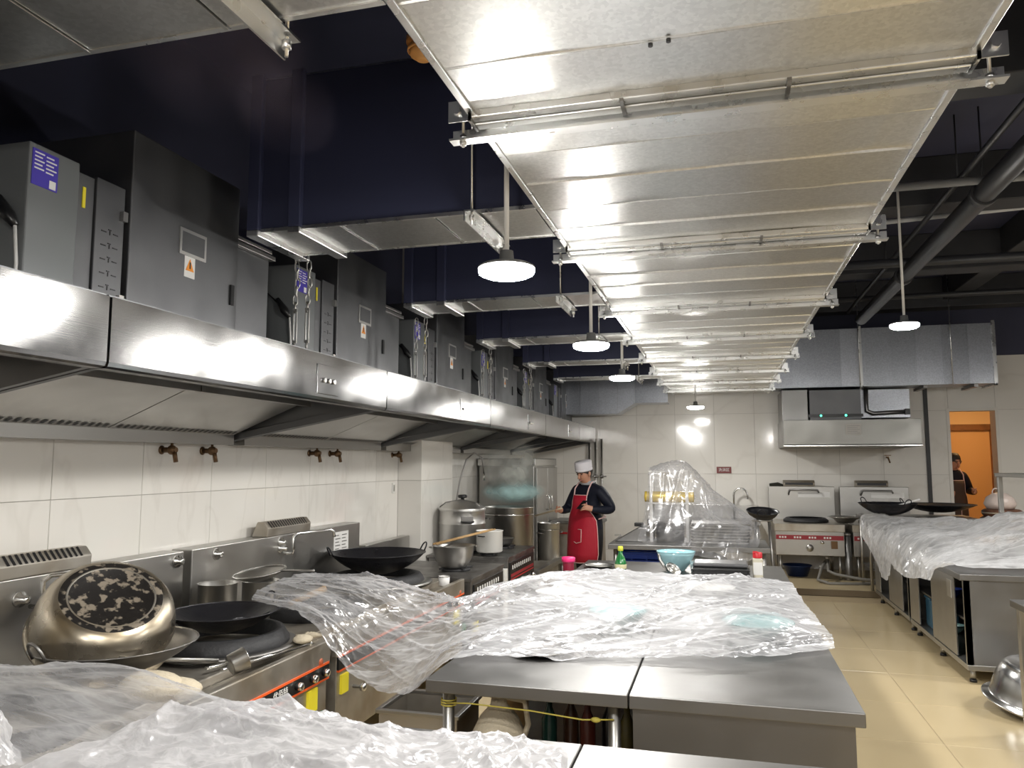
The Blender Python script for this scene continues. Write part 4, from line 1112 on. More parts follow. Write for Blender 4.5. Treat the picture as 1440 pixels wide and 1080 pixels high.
# ------------------------------------------------------------------ CENTRE COUNTER
TZ = 0.80
def open_table(x0, x1, y0, y1, label, us=0.18, group='steel tables of the centre island'):
    t = thing('steel_table', label, 'table', (x0, y0, 0), 0, group)
    w_, l_ = x1 - x0, y1 - y0
    MB().box(0, w_, 0, l_, TZ - 0.05, TZ).build('tabletop', topsteel, t, 0.004)
    for x in (0.07, w_ - 0.06):
        for y in (0.08, l_ - 0.08):
            lg = MB().cyl((x, y, 0.0), (x, y, TZ - 0.05), 0.024, 14).build('leg', steel, t)
            MB().lathe([(0.024, 0.0), (0.032, 0.0), (0.032, 0.03), (0.024, 0.05)], 14, (x, y, 0)).build('foot', blackp, lg)
    MB().box(0.05, w_ - 0.04, 0.06, l_ - 0.06, us, us + 0.02).build('undershelf', darksteel, t, 0.003)
    return t
def cabinet_table(x0, x1, y0, y1, label, group='steel tables of the centre island', doors='right', nd=2, zt=TZ):
    t = thing('steel_cabinet', label, 'cabinet', (x0, y0, 0), 0, group)
    w_, l_ = x1 - x0, y1 - y0
    MB().box(0, w_, 0, l_, zt - 0.05, zt).build('worktop', topsteel, t, 0.004)
    a0, a1 = (0.01, w_ - 0.03) if doors == 'right' else (0.03, w_ - 0.01)
    MB().box(a0, a1, 0.03, 0.045, 0.10, zt - 0.052).build('end_panel', endsteel, t)
    MB().box(a0, a1, l_ - 0.045, l_ - 0.03, 0.10, zt - 0.052).build('end_panel', endsteel, t)
    MB().box(a0, a1, 0.045, l_ - 0.045, 0.10, 0.13).build('bottom_panel', darksteel, t)
    if doors == 'right': MB().box(a0, a0 + 0.012, 0.045, l_ - 0.045, 0.13, zt - 0.052).build('back_panel', darksteel, t)
    else: MB().box(a1 - 0.012, a1, 0.045, l_ - 0.045, 0.13, zt - 0.052).build('back_panel', darksteel, t)
    for x in (a0 + 0.06, a1 - 0.06):
        for y in (0.1, l_ - 0.1):
            MB().cyl((x, y, 0), (x, y, 0.10), 0.022, 12).build('leg', steel, t)
    fx = a1 if doors == 'right' else a0
    s_ = 1 if doors == 'right' else -1
    dl = (l_ - 0.10) / nd
    for q in range(nd):
        d = MB().box(min(fx - s_ * 0.02, fx), max(fx - s_ * 0.02, fx), 0.05 + q * dl + 0.004, 0.05 + (q + 1) * dl - 0.004, 0.14, zt - 0.06).build('door', steel, t, 0.003)
        MB().box(min(fx, fx + s_ * 0.012), max(fx, fx + s_ * 0.012), 0.05 + q * dl + dl * 0.4, 0.05 + q * dl + dl * 0.6, zt - 0.14, zt - 0.11).build('handle', chrome, d)
    return t
open_table(-1.15, -0.357, 2.93, 4.86, 'open steel table with tube legs at the near left of the centre island', 0.36)
open_table(-1.15, -0.357, 4.87, 6.78, 'open steel table at the far left of the centre island')
cabinet_table(-0.352, 0.45, 2.93, 4.86, 'steel cabinet with plain end panel at the near right of the centre island')
cabinet_table(-0.352, 0.45, 4.87, 6.78, 'steel cabinet at the far right of the centre island, black case on it')
# near counter
open_table(-1.75, -0.432, 1.1, 2.40, 'near steel table left of the seam, covered in crumpled plastic', group='steel tables in the foreground')
open_table(-0.428, 0.45, 1.1, 2.40, 'near steel table right of the seam at the bottom of the view', group='steel tables in the foreground')

# under the open table
bn = thing('steel_bin', 'rusty square steel bin on the floor under the island edge', 'bin', (-1.44, 3.74, 0))
MB().box(-0.20, 0.20, -0.17, 0.17, 0.0, 0.012).box(-0.20, -0.192, -0.17, 0.17, 0.012, 0.45).box(0.192, 0.20, -0.17, 0.17, 0.012, 0.45).box(-0.192, 0.192, -0.17, -0.162, 0.012, 0.45).box(-0.192, 0.192, 0.162, 0.17, 0.012, 0.45).build('bin_body', oldsteel, bn)
MB().box(-0.215, 0.215, -0.185, -0.16, 0.44, 0.46).box(-0.215, 0.215, 0.16, 0.185, 0.44, 0.46).box(-0.215, -0.19, -0.16, 0.16, 0.44, 0.46).box(0.19, 0.215, -0.16, 0.16, 0.44, 0.46).build('rim', steel, bn, 0.004)
jg = thing('plastic_jug', 'pale plastic jug on the shelf under the open island table', 'jug', (-0.92, 3.18, 0.381))
MB().lathe([(0, 0), (0.10, 0), (0.11, 0.02), (0.11, 0.16), (0.08, 0.22), (0.035, 0.27), (0.03, 0.32), (0, 0.32)], 24).build('jug_body', cream, jg)
MB().lathe([(0.033, 0.32), (0.035, 0.34), (0, 0.345)], 16).build('cap', whitep, jg)
MB().tube([(0.035, 0, 0.30), (0.11, 0, 0.29), (0.125, 0, 0.2), (0.108, 0, 0.15)], 0.012, 8).build('handle', cream, jg)
jg2 = thing('tall_jug', 'brownish plastic bottle standing behind the pale jug', 'jug', (-0.98, 3.62, 0.381))
MB().lathe([(0, 0), (0.07, 0), (0.075, 0.02), (0.075, 0.22), (0.03, 0.28), (0.028, 0.32), (0, 0.32)], 20).build('bottle_body', wood, jg2)
MB().lathe([(0.03, 0.32), (0.03, 0.34), (0, 0.34)], 14).build('cap', red, jg2)
bcols = [('green_sauce', (0.01, 0.04, 0.03)), ('brown_sauce', (0.05, 0.02, 0.01)), ('red_sauce', (0.10, 0.02, 0.012)), ('dark_soy', (0.012, 0.009, 0.008)), ('olive_oil', (0.10, 0.08, 0.02))]
blb = ['dark blue-green bottle on the shelf under the island, beside the jug', 'brown sauce bottle under the island table', 'red sauce bottle under the island table', 'dark soy bottle under the island table', 'olive coloured oil bottle under the island table, by the far leg']
for q in range(5):
    t = thing('sauce_bottle', blb[q], 'bottle', (-0.76 + 0.085 * q, 3.42 + 0.06 * (q % 2), 0.381), 0, 'bottles under the island')
    MB().lathe([(0, 0), (0.032, 0), (0.034, 0.01), (0.034, 0.15), (0.014, 0.20), (0.013, 0.25), (0, 0.25)], 16).build('bottle_body', mat(bcols[q][0], bcols[q][1], 0.2), t)
    MB().lathe([(0.016, 0.245), (0.016, 0.275), (0, 0.277)], 12).build('cap', [blackp, redstripe, wood, blackp, redstripe][q], t)
tw = thing('yellow_twine', 'yellow twine tied between the two front legs of the island table', 'twine', (-1.08, 2.98, 0.70))
MB().tube([(0, 0, 0), (0.1, -0.02, 0.012), (0.35, -0.025, 0.006), (0.55, -0.025, -0.01), (0.665, 0.0, -0.008)], 0.003, 6).build('strand', twinem, tw)
for z in (-0.012, -0.002, 0.008):
    MB().tube([(0.03 * math.cos(a * PI / 6), 0.03 + 0.03 * math.sin(a * PI / 6), z) for a in range(12)], 0.003, 6, closed=True).build('loop', twinem, tw)
MB().ball((0.60, -0.02, -0.008), (0.02, 0.010, 0.010), 8).build('knot', twinem, tw)

# things on the island
def plate_(label, loc, r, m=darksteel):
    t = thing('steel_plate', label, 'plate', loc)
    MB().lathe(vessel([(0, 0), (r * 0.65, 0.0), (r * 0.75, 0.006), (r, 0.018), (r + 0.004, 0.021)], 0.002), 40).build('dish', m, t)
    MB().lathe([(r, 0.018), (r + 0.006, 0.019), (r + 0.006, 0.024), (r, 0.023)], 40).build('rim', steel, t)
    return t
plate_('shallow steel dish poking from under the plastic at its near edge', (-0.80, 3.46, TZ + 0.001), 0.14)
def bowl_(label, loc, r, h, m):
    t = thing('serving_bowl', label, 'bowl', loc)
    MB().lathe(vessel([(0, 0), (r * 0.45, 0), (r * 0.48, 0.012), (r * 0.75, h * 0.4), (r * 0.95, h * 0.85), (r, h)], 0.004), 36).build('bowl_body', m, t)
    MB().lathe([(r - 0.004, h), (r + 0.003, h + 0.002), (r, h + 0.006)], 36).build('rim', m, t)
    return t
bowl_('pale green bowl under the plastic at the right side of the island', (0.15, 4.05, TZ + 0.001), 0.17, 0.07, teal)
bowl_('pale green bowl under the plastic near its middle', (-0.55, 4.15, TZ + 0.001), 0.15, 0.07, teal)
bowl_('white bowl under the plastic at the left side of the island', (-0.95, 4.6, TZ + 0.001), 0.15, 0.08, whitep)
bowl_('white bowl under the plastic toward its far edge', (-0.1, 5.0, TZ + 0.001), 0.16, 0.08, whitep)
bb = bowl_('pale blue bowl standing beyond the plastic on the far island end', (-0.37, 6.30, TZ + 0.001), 0.15, 0.145, mat('pale_blue_enamel', (0.33, 0.55, 0.60), 0.2, coat=0.3))
ldl = thing('serving_ladle', 'steel serving spoon leaning at the pale blue bowl', 'spoon', (-0.42, 6.06, TZ + 0.004))
Md = axis_matrix((0.5, -0.4, 0.75))
MB().lathe(vessel(wok_prof(0.055, 0.03, 5), 0.002), 20, (0.03, -0.02, 0.02), Md).build('scoop', steel, ldl)
MB().tube([(-0.01, 0.0, 0.03), (-0.06, 0.05, 0.10), (-0.07, 0.06, 0.14)], [0.012, 0.010, 0.012], 8).build('handle', steel, ldl)
gl_ = thing('water_glass', 'small clear tumbler beside the pale blue bowl', 'glass', (-0.22, 6.22, TZ + 0.001))
MB().lathe(vessel([(0, 0), (0.032, 0), (0.04, 0.09)], 0.002), 20).build('tumbler', mat('clear_glass', (0.8, 0.9, 0.9), 0.05, trans=0.8), gl_)
MB().lathe([(0, 0.05), (0.034, 0.05)], 16).build('water', teal, gl_)
cs_ = thing('black_case', 'flat black plastic case with grey lid on the far island end', 'case', (-0.03, 6.02, TZ + 0.001))
MB().box(-0.20, 0.20, -0.13, 0.13, 0, 0.085).build('case_body', blackp, cs_, 0.015, seg=3)
MB().box(-0.195, 0.195, -0.125, 0.125, 0.088, 0.115).build('lid', mat('grey_lid', (0.10, 0.10, 0.105), 0.3), cs_, 0.012, seg=3)
MB().box(-0.208, 0.208, -0.135, 0.135, 0.040, 0.047).build('rib', blackp, cs_, 0.003)
MB().box(-0.208, 0.208, -0.135, 0.135, 0.064, 0.071).build('rib', blackp, cs_, 0.003)
sb_ = thing('seasoning_jar', 'clear jar of seasoning with red cap right of the black case', 'jar', (0.235, 6.02, TZ + 0.001))
MB().box(-0.035, 0.035, -0.03, 0.03, 0, 0.15).build('jar_body', mat('clear_plastic_jar', (0.62, 0.58, 0.46), 0.2), sb_, 0.01, seg=3)
MB().box(-0.032, 0.032, -0.032, -0.030, 0.03, 0.12).build('label', white, sb_)
MB().lathe([(0.034, 0.15), (0.034, 0.185), (0.03, 0.19), (0, 0.19)], 16).build('cap', red, sb_)
MB().box(-0.034, 0.0, -0.03, -0.02, 0.185, 0.20).build('flip_tab', red, sb_)
gb = thing('green_bottle', 'green glass bottle with yellow label at the far left of the island', 'bottle', (-0.80, 6.25, TZ + 0.001))
MB().lathe([(0, 0), (0.042, 0), (0.046, 0.01), (0.046, 0.05), (0.035, 0.09), (0.017, 0.125), (0.016, 0.15), (0, 0.15)], 24).build('bottle_body', glass_g, gb)
MB().lathe([(0.0465, 0.008), (0.0475, 0.01), (0.0475, 0.04), (0.0465, 0.042)], 24).build('label', mat('pale_label', (0.7, 0.65, 0.4), 0.5), gb)
MB().lathe([(0.02, 0.145), (0.023, 0.15), (0.02, 0.18), (0, 0.183)], 16).build('cap', mat('lime_cap', (0.60, 0.62, 0.05), 0.4), gb)
pl_ = plate_('thin steel plate beside the green bottle', (-0.98, 6.32, TZ + 0.001), 0.12, steel)
pj = thing('pink_lidded_jar', 'dark red jar with bright pink lid at the far left edge of the island', 'jar', (-1.10, 5.62, TZ + 0.001))
MB().lathe([(0, 0), (0.036, 0), (0.04, 0.01), (0.042, 0.12), (0.04, 0.13), (0, 0.13)], 24).build('jar_body', dkred, pj)
MB().lathe([(0.044, 0.125), (0.05, 0.13), (0.05, 0.155), (0.045, 0.16), (0, 0.16)], 24).build('lid', pink, pj)

# ------------------------------------------------------------------ SINK TABLE at the back
stb = open_table(-1.17, 0.44, 8.12, 9.05, 'steel table in front of the far wall holding the plastic-covered rack', 0.36, group='back tables')
MB().box(-0.05 + 0.0, 0.02, 0.9, 0.93, TZ, TZ + 0.02).build('raised_edge', steel, stb)
rk = thing('serving_rack', 'tall white two-post rack under clear plastic on the back table', 'rack', (-0.56, 8.62, TZ))
for x in (-0.19, 0.19):
    for y in (-0.12, 0.12):
        MB().box(x - 0.016, x + 0.016, y - 0.016, y + 0.016, 0, 0.76).build('post', white, rk, 0.003)
for z in (0.40, 0.74):
    MB().box(-0.21, 0.21, -0.14, 0.14, z, z + 0.018).build('shelf', white, rk, 0.003)
rl = thing('foil_roll', 'yellow roll lying on the rack shelf under the plastic', 'roll', (-0.56, 8.55, TZ + 0.478))
MB().lathe([(0, -0.26), (0.055, -0.26), (0.058, -0.25), (0.058, 0.25), (0.055, 0.26), (0, 0.26)], 24, (0, 0, 0), Matrix.Rotation(PI / 2, 4, 'Y')).build('roll_body', mat('gold_foil', (0.75, 0.55, 0.10), 0.35, 0.3, bump=0.2, bscale=30), rl)
MB().lathe([(0.02, -0.265), (0.026, -0.265), (0.026, 0.265), (0.02, 0.265)], 16, (0, 0, 0), Matrix.Rotation(PI / 2, 4, 'Y')).build('core', wood, rl)
bp_ = thing('steel_pot', 'dark steel pot inside the rack on the back table', 'pot', (-0.56, 8.60, TZ + 0.001))
MB().lathe(vessel([(0, 0), (0.14, 0), (0.15, 0.01), (0.15, 0.20), (0.155, 0.205)], 0.003), 32).build('pot_body', darksteel, bp_)
loop_handle((0, -0.15, 0.15), (1, 0, 0), (0, -1, 0.1), 0.08, 0.03, 0.006).build('handle', steel, bp_)
tr0 = thing('steel_tray', 'bottom tray of the stack beside the rack on the back table', 'tray', (-0.04, 8.58, TZ + 0.001), 0, 'stacked trays on the back table')
MB().box(-0.27, 0.27, -0.19, 0.19, 0, 0.008).box(-0.30, 0.30, -0.22, 0.22, 0.024, 0.030).build('tray_body', darksteel, tr0, 0.004)
MB().prism([(-0.27, 0.008), (0.27, 0.008), (0.30, 0.024), (-0.30, 0.024)], 1, -0.195, 0.195).build('tray_wall', steel, tr0)
tl_ = ['second tray from the bottom of the stack beside the rack', 'third tray from the bottom of the stack beside the rack', 'fourth tray from the bottom of the stack beside the rack', 'fifth tray from the bottom of the stack beside the rack', 'sixth tray from the bottom of the stack beside the rack', 'topmost tray of the stack beside the rack']
for q, l in enumerate(tl_):
    dup(tr0, (-0.04 + 0.008 * (q % 2), 8.58, TZ + 0.001 + 0.0305 * (q + 1)), l)
hood_box = thing('steel_cover', 'sloping grey steel cover left of the rack on the back table', 'cover', (-0.94, 8.6, TZ + 0.001))
MB().prism([(-0.20, 0), (0.14, 0), (0.14, 0.15), (0.06, 0.15)], 1, -0.18, 0.18).build('cover_body', topsteel, hood_box, 0.006)
MB().box(0.0, 0.09, -0.05, 0.05, 0.152, 0.19).build('knob', blackp, hood_box, 0.004)
crt = thing('blue_crate', 'blue plastic crate under the back table', 'crate', (-0.90, 8.75, 0.381))
c_ = MB().box(-0.24, 0.24, -0.14, 0.14, 0, 0.015)
for z in (0.06, 0.14, 0.22):
    c_.box(-0.24, 0.24, -0.14, -0.125, z, z + 0.06).box(-0.24, 0.24, 0.125, 0.14, z, z + 0.06).box(-0.24, -0.225, -0.125, 0.125, z, z + 0.06).box(0.225, 0.24, -0.125, 0.125, z, z + 0.06)
for x in (-0.24, -0.09, 0.075, 0.225):
    c_.box(x, x + 0.015, -0.142, -0.124, 0, 0.28).box(x, x + 0.015, 0.124, 0.142, 0, 0.28)
c_.build('crate_body', blue, crt)
MB().box(-0.25, 0.25, -0.15, -0.123, 0.27, 0.295).box(-0.25, 0.25, 0.123, 0.15, 0.27, 0.295).build('rim', blue, crt, 0.003)
tub = thing('grey_tub', 'large grey covered tub under the back table', 'tub', (-0.28, 8.55, 0.381))
MB().lathe([(0, 0), (0.26, 0), (0.30, 0.03), (0.33, 0.20), (0.31, 0.26), (0.2, 0.31), (0, 0.33)], 32).build('tub_body', mat('grey_tub', (0.35, 0.36, 0.33), 0.5), tub)
MB().lathe([(0.33, 0.19), (0.345, 0.20), (0.345, 0.22), (0.32, 0.23)], 32).build('rim', darksteel, tub)
# sink with faucet at the back wall
sk_ = thing('steel_sink', 'steel sink unit with splashback at the far wall behind the rack', 'sink', (-0.2, 11.75, 0.0))
MB().box(-0.9, 0.72, 0.0, 0.62, 0.74, 0.80).build('sink_top', topsteel, sk_, 0.004)
MB().box(-0.9, 0.72, 0.60, 0.63, 0.80, 1.0).build('splashback', steel, sk_, 0.003)
for x in (-0.85, 0.67):
    for y in (0.05, 0.55):
        MB().cyl((x, y, 0.0 if x < 0 else 0.075), (x, y, 0.74), 0.022, 10).build('leg', steel, sk_)
MB().tube([(0.36, 0.45, 0.80), (0.36, 0.45, 1.15)] + [(0.46 - 0.10 * math.cos(a * PI / 8), 0.45, 1.15 + 0.11 * math.sin(a * PI / 8)) for a in range(1, 9)] + [(0.56, 0.45, 1.10)], 0.014, 10).build('faucet', chrome, sk_)
# leaning wok
wok('small black wok with loop handle leaning at the sink end', (0.43, 9.35, 0.98), 0.175, 0.115, iron, [PI / 2 * 3 - 0.1], 0, (0.20, 0.05, 0))
wst = thing('wok_stool', 'slim steel stand holding the small black wok', 'stand', (0.43, 9.35, 0))
for q in range(4):
    a = PI / 4 + q * PI / 2
    MB().cyl((0.16 * math.cos(a), 0.16 * math.sin(a), 0), (0.10 * math.cos(a), 0.10 * math.sin(a), 1.0), 0.012, 8).build('leg', steel, wst)
MB().lathe([(0.09, 0.98), (0.115, 0.98), (0.115, 1.0), (0.09, 1.0)], 24).build('ring', steel, wst)
# wall sign
sg = thing('wall_sign', 'small dark red sign with white characters on the far wall', 'sign', (0.03, YB, 1.53))
MB().box(-0.11, 0.11, -0.012, 0, -0.05, 0.05).build('board', mat('dark_red_board', (0.16, 0.02, 0.02), 0.4), sg, 0.002)
text_mesh('lettering', '洗消区', 0.055, white, sg, facing_my((0.0, -0.013, 0.0)))

# ------------------------------------------------------------------ BACK STOVES and HOOD
def back_stove(x0, label, spout=False):
    t = thing('back_stove', label, 'stove', (x0, 11.25, 0.075), 0, 'wok stoves at the far wall')
    w_ = 0.88
    MB().box(0, w_, 0.0, 1.0, 0.32, 0.66).build('body', steel, t, 0.005)
    MB().box(-0.01, w_ + 0.01, -0.02, 1.0, 0.64, 0.74).build('worktop', oldsteel, t, 0.006)
    st = MB().box(0.01, w_ - 0.01, -0.006, 0.0, 0.53, 0.59).build('control_strip', redstripe, t)
    wd = MB()
    for q in range(4):
        for j in range(3): wd.box(0.05 + q * 0.19 + j * 0.035, 0.072 + q * 0.19 + j * 0.035, -0.009, -0.006, 0.548, 0.572)
    wd.build('strip_print', white, st)
    MB().lathe([(0, 0), (0.05, 0), (0.045, 0.02), (0, 0.022)], 18, (w_ * 0.5, -0.002, 0.42), Matrix.Rotation(PI / 2, 4, 'X')).build('dial', steel, t)
    MB().lathe([(0, 0), (0.025, 0), (0.02, 0.05), (0, 0.052)], 14, (w_ * 0.68, -0.004, 0.50), Matrix.Rotation(PI / 2, 4, 'X')).build('knob', chrome, t)
    MB().cbox((w_ * 0.85, -0.02, 0.47), (0.08, 0.03, 0.10)).build('valve', brass, t)
    for x in (0.06, w_ - 0.06):
        for y in (0.06, 0.9):
            MB().cyl((x, y, 0), (x, y, 0.33), 0.022, 10).build('leg', steel, t)
    MB().box(-0.02, w_ + 0.02, 0.93, 1.02, 0.6, 1.22).build('backsplash', steel, t, 0.006)
    v = MB().prism([(1.02, 1.22), (0.93, 1.22), (0.92, 1.27), (0.95, 1.31), (1.02, 1.31)], 0, w_ * 0.22, w_ * 0.72).build('flue_cap', oldsteel, t, 0.004)
    MB().box(w_ * 0.25, w_ * 0.69, 0.915, 0.925, 1.24, 1.275).build('slots', blackp, v)
    MB().box(w_ * 0.45, w_ * 0.95, 0.925, 0.93, 1.06, 1.14).build('notice', white, t)
    MB().tube([(w_ * 0.30, 0.93, 1.10), (w_ * 0.30, 0.88, 1.12), (w_ * 0.32, 0.86, 1.17), (w_ * 0.75, 0.86, 1.17), (w_ * 0.77, 0.86, 1.13)], 0.013, 8).build('spout', darksteel, t)
    MB().lathe([(0.22, 0), (0.30, 0.005), (0.30, 0.03), (0.26, 0.06), (0.22, 0.06)], 36, (w_ / 2, 0.42, 0.74)).build('burner_ring', castiron, t)
    return t
bs1 = back_stove(0.68, 'far wok stove with empty black burner ring under the wall hood')
bs2 = back_stove(1.67, 'far wok stove holding the big black wok, right of the empty one')
MB().tube([(0.02, 0.96, 1.22), (0.02, 0.96, 1.24), (0.12, 0.96, 1.25), (0.2, 0.96, 1.23)], [0.02, 0.03, 0.03, 0.015], 8).build('rag', mat('black_rag', (0.02, 0.02, 0.015), 0.9), bs1)
pot_c = thing('steel_cylinder', 'tall steel cylinder standing between the two far stoves', 'cylinder', (1.605, 11.3, 0.075))
MB().lathe([(0, 0), (0.045, 0), (0.048, 0.01), (0.048, 0.60), (0, 0.60)], 24).build('cylinder_body', topsteel, pot_c)
MB().lathe([(0.048, 0.60), (0.05, 0.605), (0.05, 0.62), (0, 0.62)], 24).build('lid', steel, pot_c)
pn = thing('steel_basin', 'shallow steel basin resting on the cylinder between the far stoves', 'basin', (1.60, 11.42, 0.83))
MB().lathe(vessel([(0, 0), (0.10, 0), (0.15, 0.05), (0.20, 0.075), (0.215, 0.078)], 0.003), 32).build('basin_body', steel, pn)
MB().lathe([(0.21, 0.076), (0.222, 0.078), (0.222, 0.084), (0.21, 0.083)], 32).build('rim', chrome, pn)
hz = thing('grey_hose', 'grey hose coiling across the step below the far stoves', 'hose', (1.2, 11.0, 0.09))
MB().tube([(0.15, 0.4, 0.25), (0.13, 0.15, 0.12), (0.2, 0.0, 0.10), (0.5, -0.08, 0.06), (0.9, -0.02, 0.03), (1.05, 0.1, 0.0), (0.75, 0.05, 0.0), (0.4, -0.1, 0.0), (0.1, -0.15, 0.0), (-0.02, 0.0, 0.02), (0.05, 0.2, 0.15), (0.12, 0.36, 0.22)], 0.02, 8).build('hose_run', rubber, hz)
MB().cyl((0.15, 0.4, 0.22), (0.15, 0.4, 0.30), 0.026, 10).build('coupling', chrome, hz)
bk = thing('blue_basin', 'dark blue plastic basin under the far stove', 'basin', (0.98, 11.6, 0.076))
MB().lathe(vessel([(0, 0), (0.13, 0), (0.18, 0.14), (0.19, 0.143)], 0.004), 28).build('basin_body', mat('dark_blue', (0.01, 0.025, 0.09), 0.4), bk)
MB().lathe([(0.185, 0.14), (0.197, 0.142), (0.197, 0.152), (0.185, 0.15)], 28).build('rim', MATS['dark_blue'], bk)

wok('big black wok with white spatula handle on the right far stove', (1.98, 10.55, 0.99), 0.34, 0.15, iron, [2.3, 5.2])
spa = thing('white_spatula', 'white spatula resting in the big black wok', 'spatula', (2.02, 10.48, 1.10))
MB().tube([(0, 0, 0), (0.30, -0.05, 0.10)], [0.010, 0.013], 8).build('handle', white, spa)
MB().cbox((-0.03, 0.005, -0.01), (0.08, 0.07, 0.004)).build('blade', steel, spa)
wok('wide shallow black wok lying right of the big black wok', (2.62, 10.85, 1.02), 0.42, 0.10, iron, [2.6])
cb_ = thing('steel_cart', 'steel cart carrying the two black woks near the far step', 'cart', (2.35, 10.85, 0.075))
MB().box(-0.65, 0.62, -0.40, 0.30, 0.86, 0.90).build('deck', darksteel, cb_, 0.004)
for x in (-0.60, 0.58):
    for y in (-0.36, 0.26):
        MB().cyl((x, y, 0.0), (x, y, 0.86), 0.02, 10).build('leg', steel, cb_)
MB().box(-0.6, 0.58, -0.36, 0.26, 0.25, 0.27).build('lower_deck', darksteel, cb_)

wh = thing('wall_hood', 'stainless wall hood with green lights over the far stoves', 'hood', (0.84, 11.3, 1.86))
w_ = 1.74
MB().box(0, w_, 0, 0.014, 0.03, 0.37).build('front_panel', wallhoodsteel, wh, 0.004)
MB().box(0, 0.014, 0.014, 1.08, 0.0, 0.37).build('cheek', wallhoodsteel, wh)
MB().box(w_ - 0.014, w_, 0.014, 1.08, 0.0, 0.37).build('cheek', wallhoodsteel, wh)
MB().box(-0.01, w_ + 0.01, -0.012, 0.05, 0.0, 0.03).build('front_rail', chrome, wh, 0.008)
MB().box(0.014, w_ - 0.014, 0.014, 1.08, 0.36, 0.37).build('top_panel', steel, wh)
MB().prism([(0.10, 0.30), (1.05, 0.02), (1.05, 0.03), (0.10, 0.31)], 0, 0.02, w_ - 0.02).build('baffle', oldsteel, wh)
MB().box(0.014, w_ - 0.014, 1.02, 1.08, -0.01, 0.03).build('back_rail', steel, wh)
nt_ = MB().box(0.80, 1.0, -0.004, 0.0, 0.16, 0.31).build('notice', mat('grey_notice', (0.45, 0.43, 0.4), 0.5), wh)
w2 = MB()
for q in range(5): w2.box(0.82, 0.98 - 0.03 * (q % 2), -0.006, -0.004, 0.18 + q * 0.025, 0.187 + q * 0.025)
w2.build('notice_print', darksteel, nt_)
MB().box(0.0, 0.34, 0.1, 0.9, 0.37, 0.80).build('purifier_end', topsteel, wh, 0.006)
pf = MB().box(0.36, 1.02, 0.08, 0.9, 0.37, 0.79).build('purifier_body', boxsteel, wh, 0.006)
MB().box(0.34, 1.04, 0.05, 0.08, 0.41, 0.45).build('purifier_trim', blackp, pf)
for x in (0.50, 0.82):
    MB().lathe([(0, 0), (0.014, 0), (0, 0.008)], 10, (x, 0.05, 0.43), Matrix.Rotation(PI / 2, 4, 'X')).build('indicator', greenled, pf)
MB().box(1.04, 1.68, 0.3, 0.85, 0.40, 0.80).build('outlet_box', galvside, wh, 0.006)
MB().tube([(1.12, 0.26, 0.80), (1.12, 0.26, 0.50), (1.2, 0.26, 0.46), (1.60, 0.26, 0.48)], 0.03, 10).build('cable_conduit', topsteel, wh)
MB().box(1.60, 1.66, 0.22, 0.28, 0.44, 0.52).build('conduit_end', blackp, wh)
tpw = thing('hood_tap', 'small tap hanging under the right end of the wall hood', 'tap', (2.34, 12.36, 1.72))
MB().cyl((0, 0.04, 0), (0, -0.08, 0), 0.014, 10).cyl((0, -0.07, 0), (0.02, -0.09, -0.08), 0.011, 8).build('body', brass, tpw)
MB().cbox((0, -0.05, 0.03), (0.09, 0.018, 0.01)).build('lever', brass, tpw)

# ------------------------------------------------------------------ RIGHT CABINETS
def side_cabinet(y0, y1, label, closed):
    t = cabinet_table(1.74, 2.55, y0, y1, label, 'steel cabinets along the right aisle', 'left', closed)
    return t
def aisle_cabinet(y0, y1, label, xw=1.45):
    t = thing('aisle_cabinet', label, 'cabinet', (1.74, y0, 0), 0, 'steel cabinets along the right aisle')
    l_ = y1 - y0
    MB().box(-0.03, xw, -0.02, l_, 0.76, 0.81).build('worktop', topsteel, t, 0.006)
    MB().box(0, xw - 0.02, 0, 0.015, 0.12, 0.76).build('end_panel', topsteel, t)
    MB().box(0, xw - 0.02, l_ - 0.02, l_ - 0.005, 0.12, 0.76).build('end_panel', steel, t)
    MB().box(xw - 0.03, xw - 0.02, 0.015, l_ - 0.02, 0.12, 0.76).build('back_panel', darksteel, t)
    MB().box(-0.005, xw - 0.02, -0.005, l_, 0.10, 0.14).build('bottom_panel', steel, t, 0.003)
    MB().box(0.03, xw - 0.04, 0.02, l_ - 0.03, 0.44, 0.455).build('shelf', darksteel, t)
    for y in (0.0, l_ * 0.52, l_ - 0.045):
        MB().box(0.0, 0.04, y, y + 0.04, 0.14, 0.76).build('stile', steel, t)
    for y in (0.08, l_ * 0.5, l_ - 0.1):
        for x in (0.05, xw - 0.1):
            lg = MB().cyl((x, y, 0.02), (x, y, 0.10), 0.02, 10).build('leg', steel, t)
            MB().cyl((x, y, 0.0), (x, y, 0.02), 0.026, 10).build('foot', blackp, lg)
    # one sliding door pushed aside, the rest open
    d = MB().box(-0.006, 0.008, 0.26, l_ * 0.52 + 0.02, 0.15, 0.75).build('sliding_door', steel, t, 0.003)
    MB().box(-0.014, -0.006, 0.30, 0.42, 0.58, 0.72).build('door_plate', alu, d, 0.003)
    d2 = MB().box(-0.006, 0.008, l_ * 0.52 + 0.5, l_ - 0.02, 0.15, 0.75).build('sliding_door', steel, t, 0.003)
    return t
aisle_cabinet(6.62, 8.42, 'steel cabinet with a blank end panel behind the steel basin')
aisle_cabinet(8.48, 10.2, 'steel cabinet at the far end of the right aisle row')
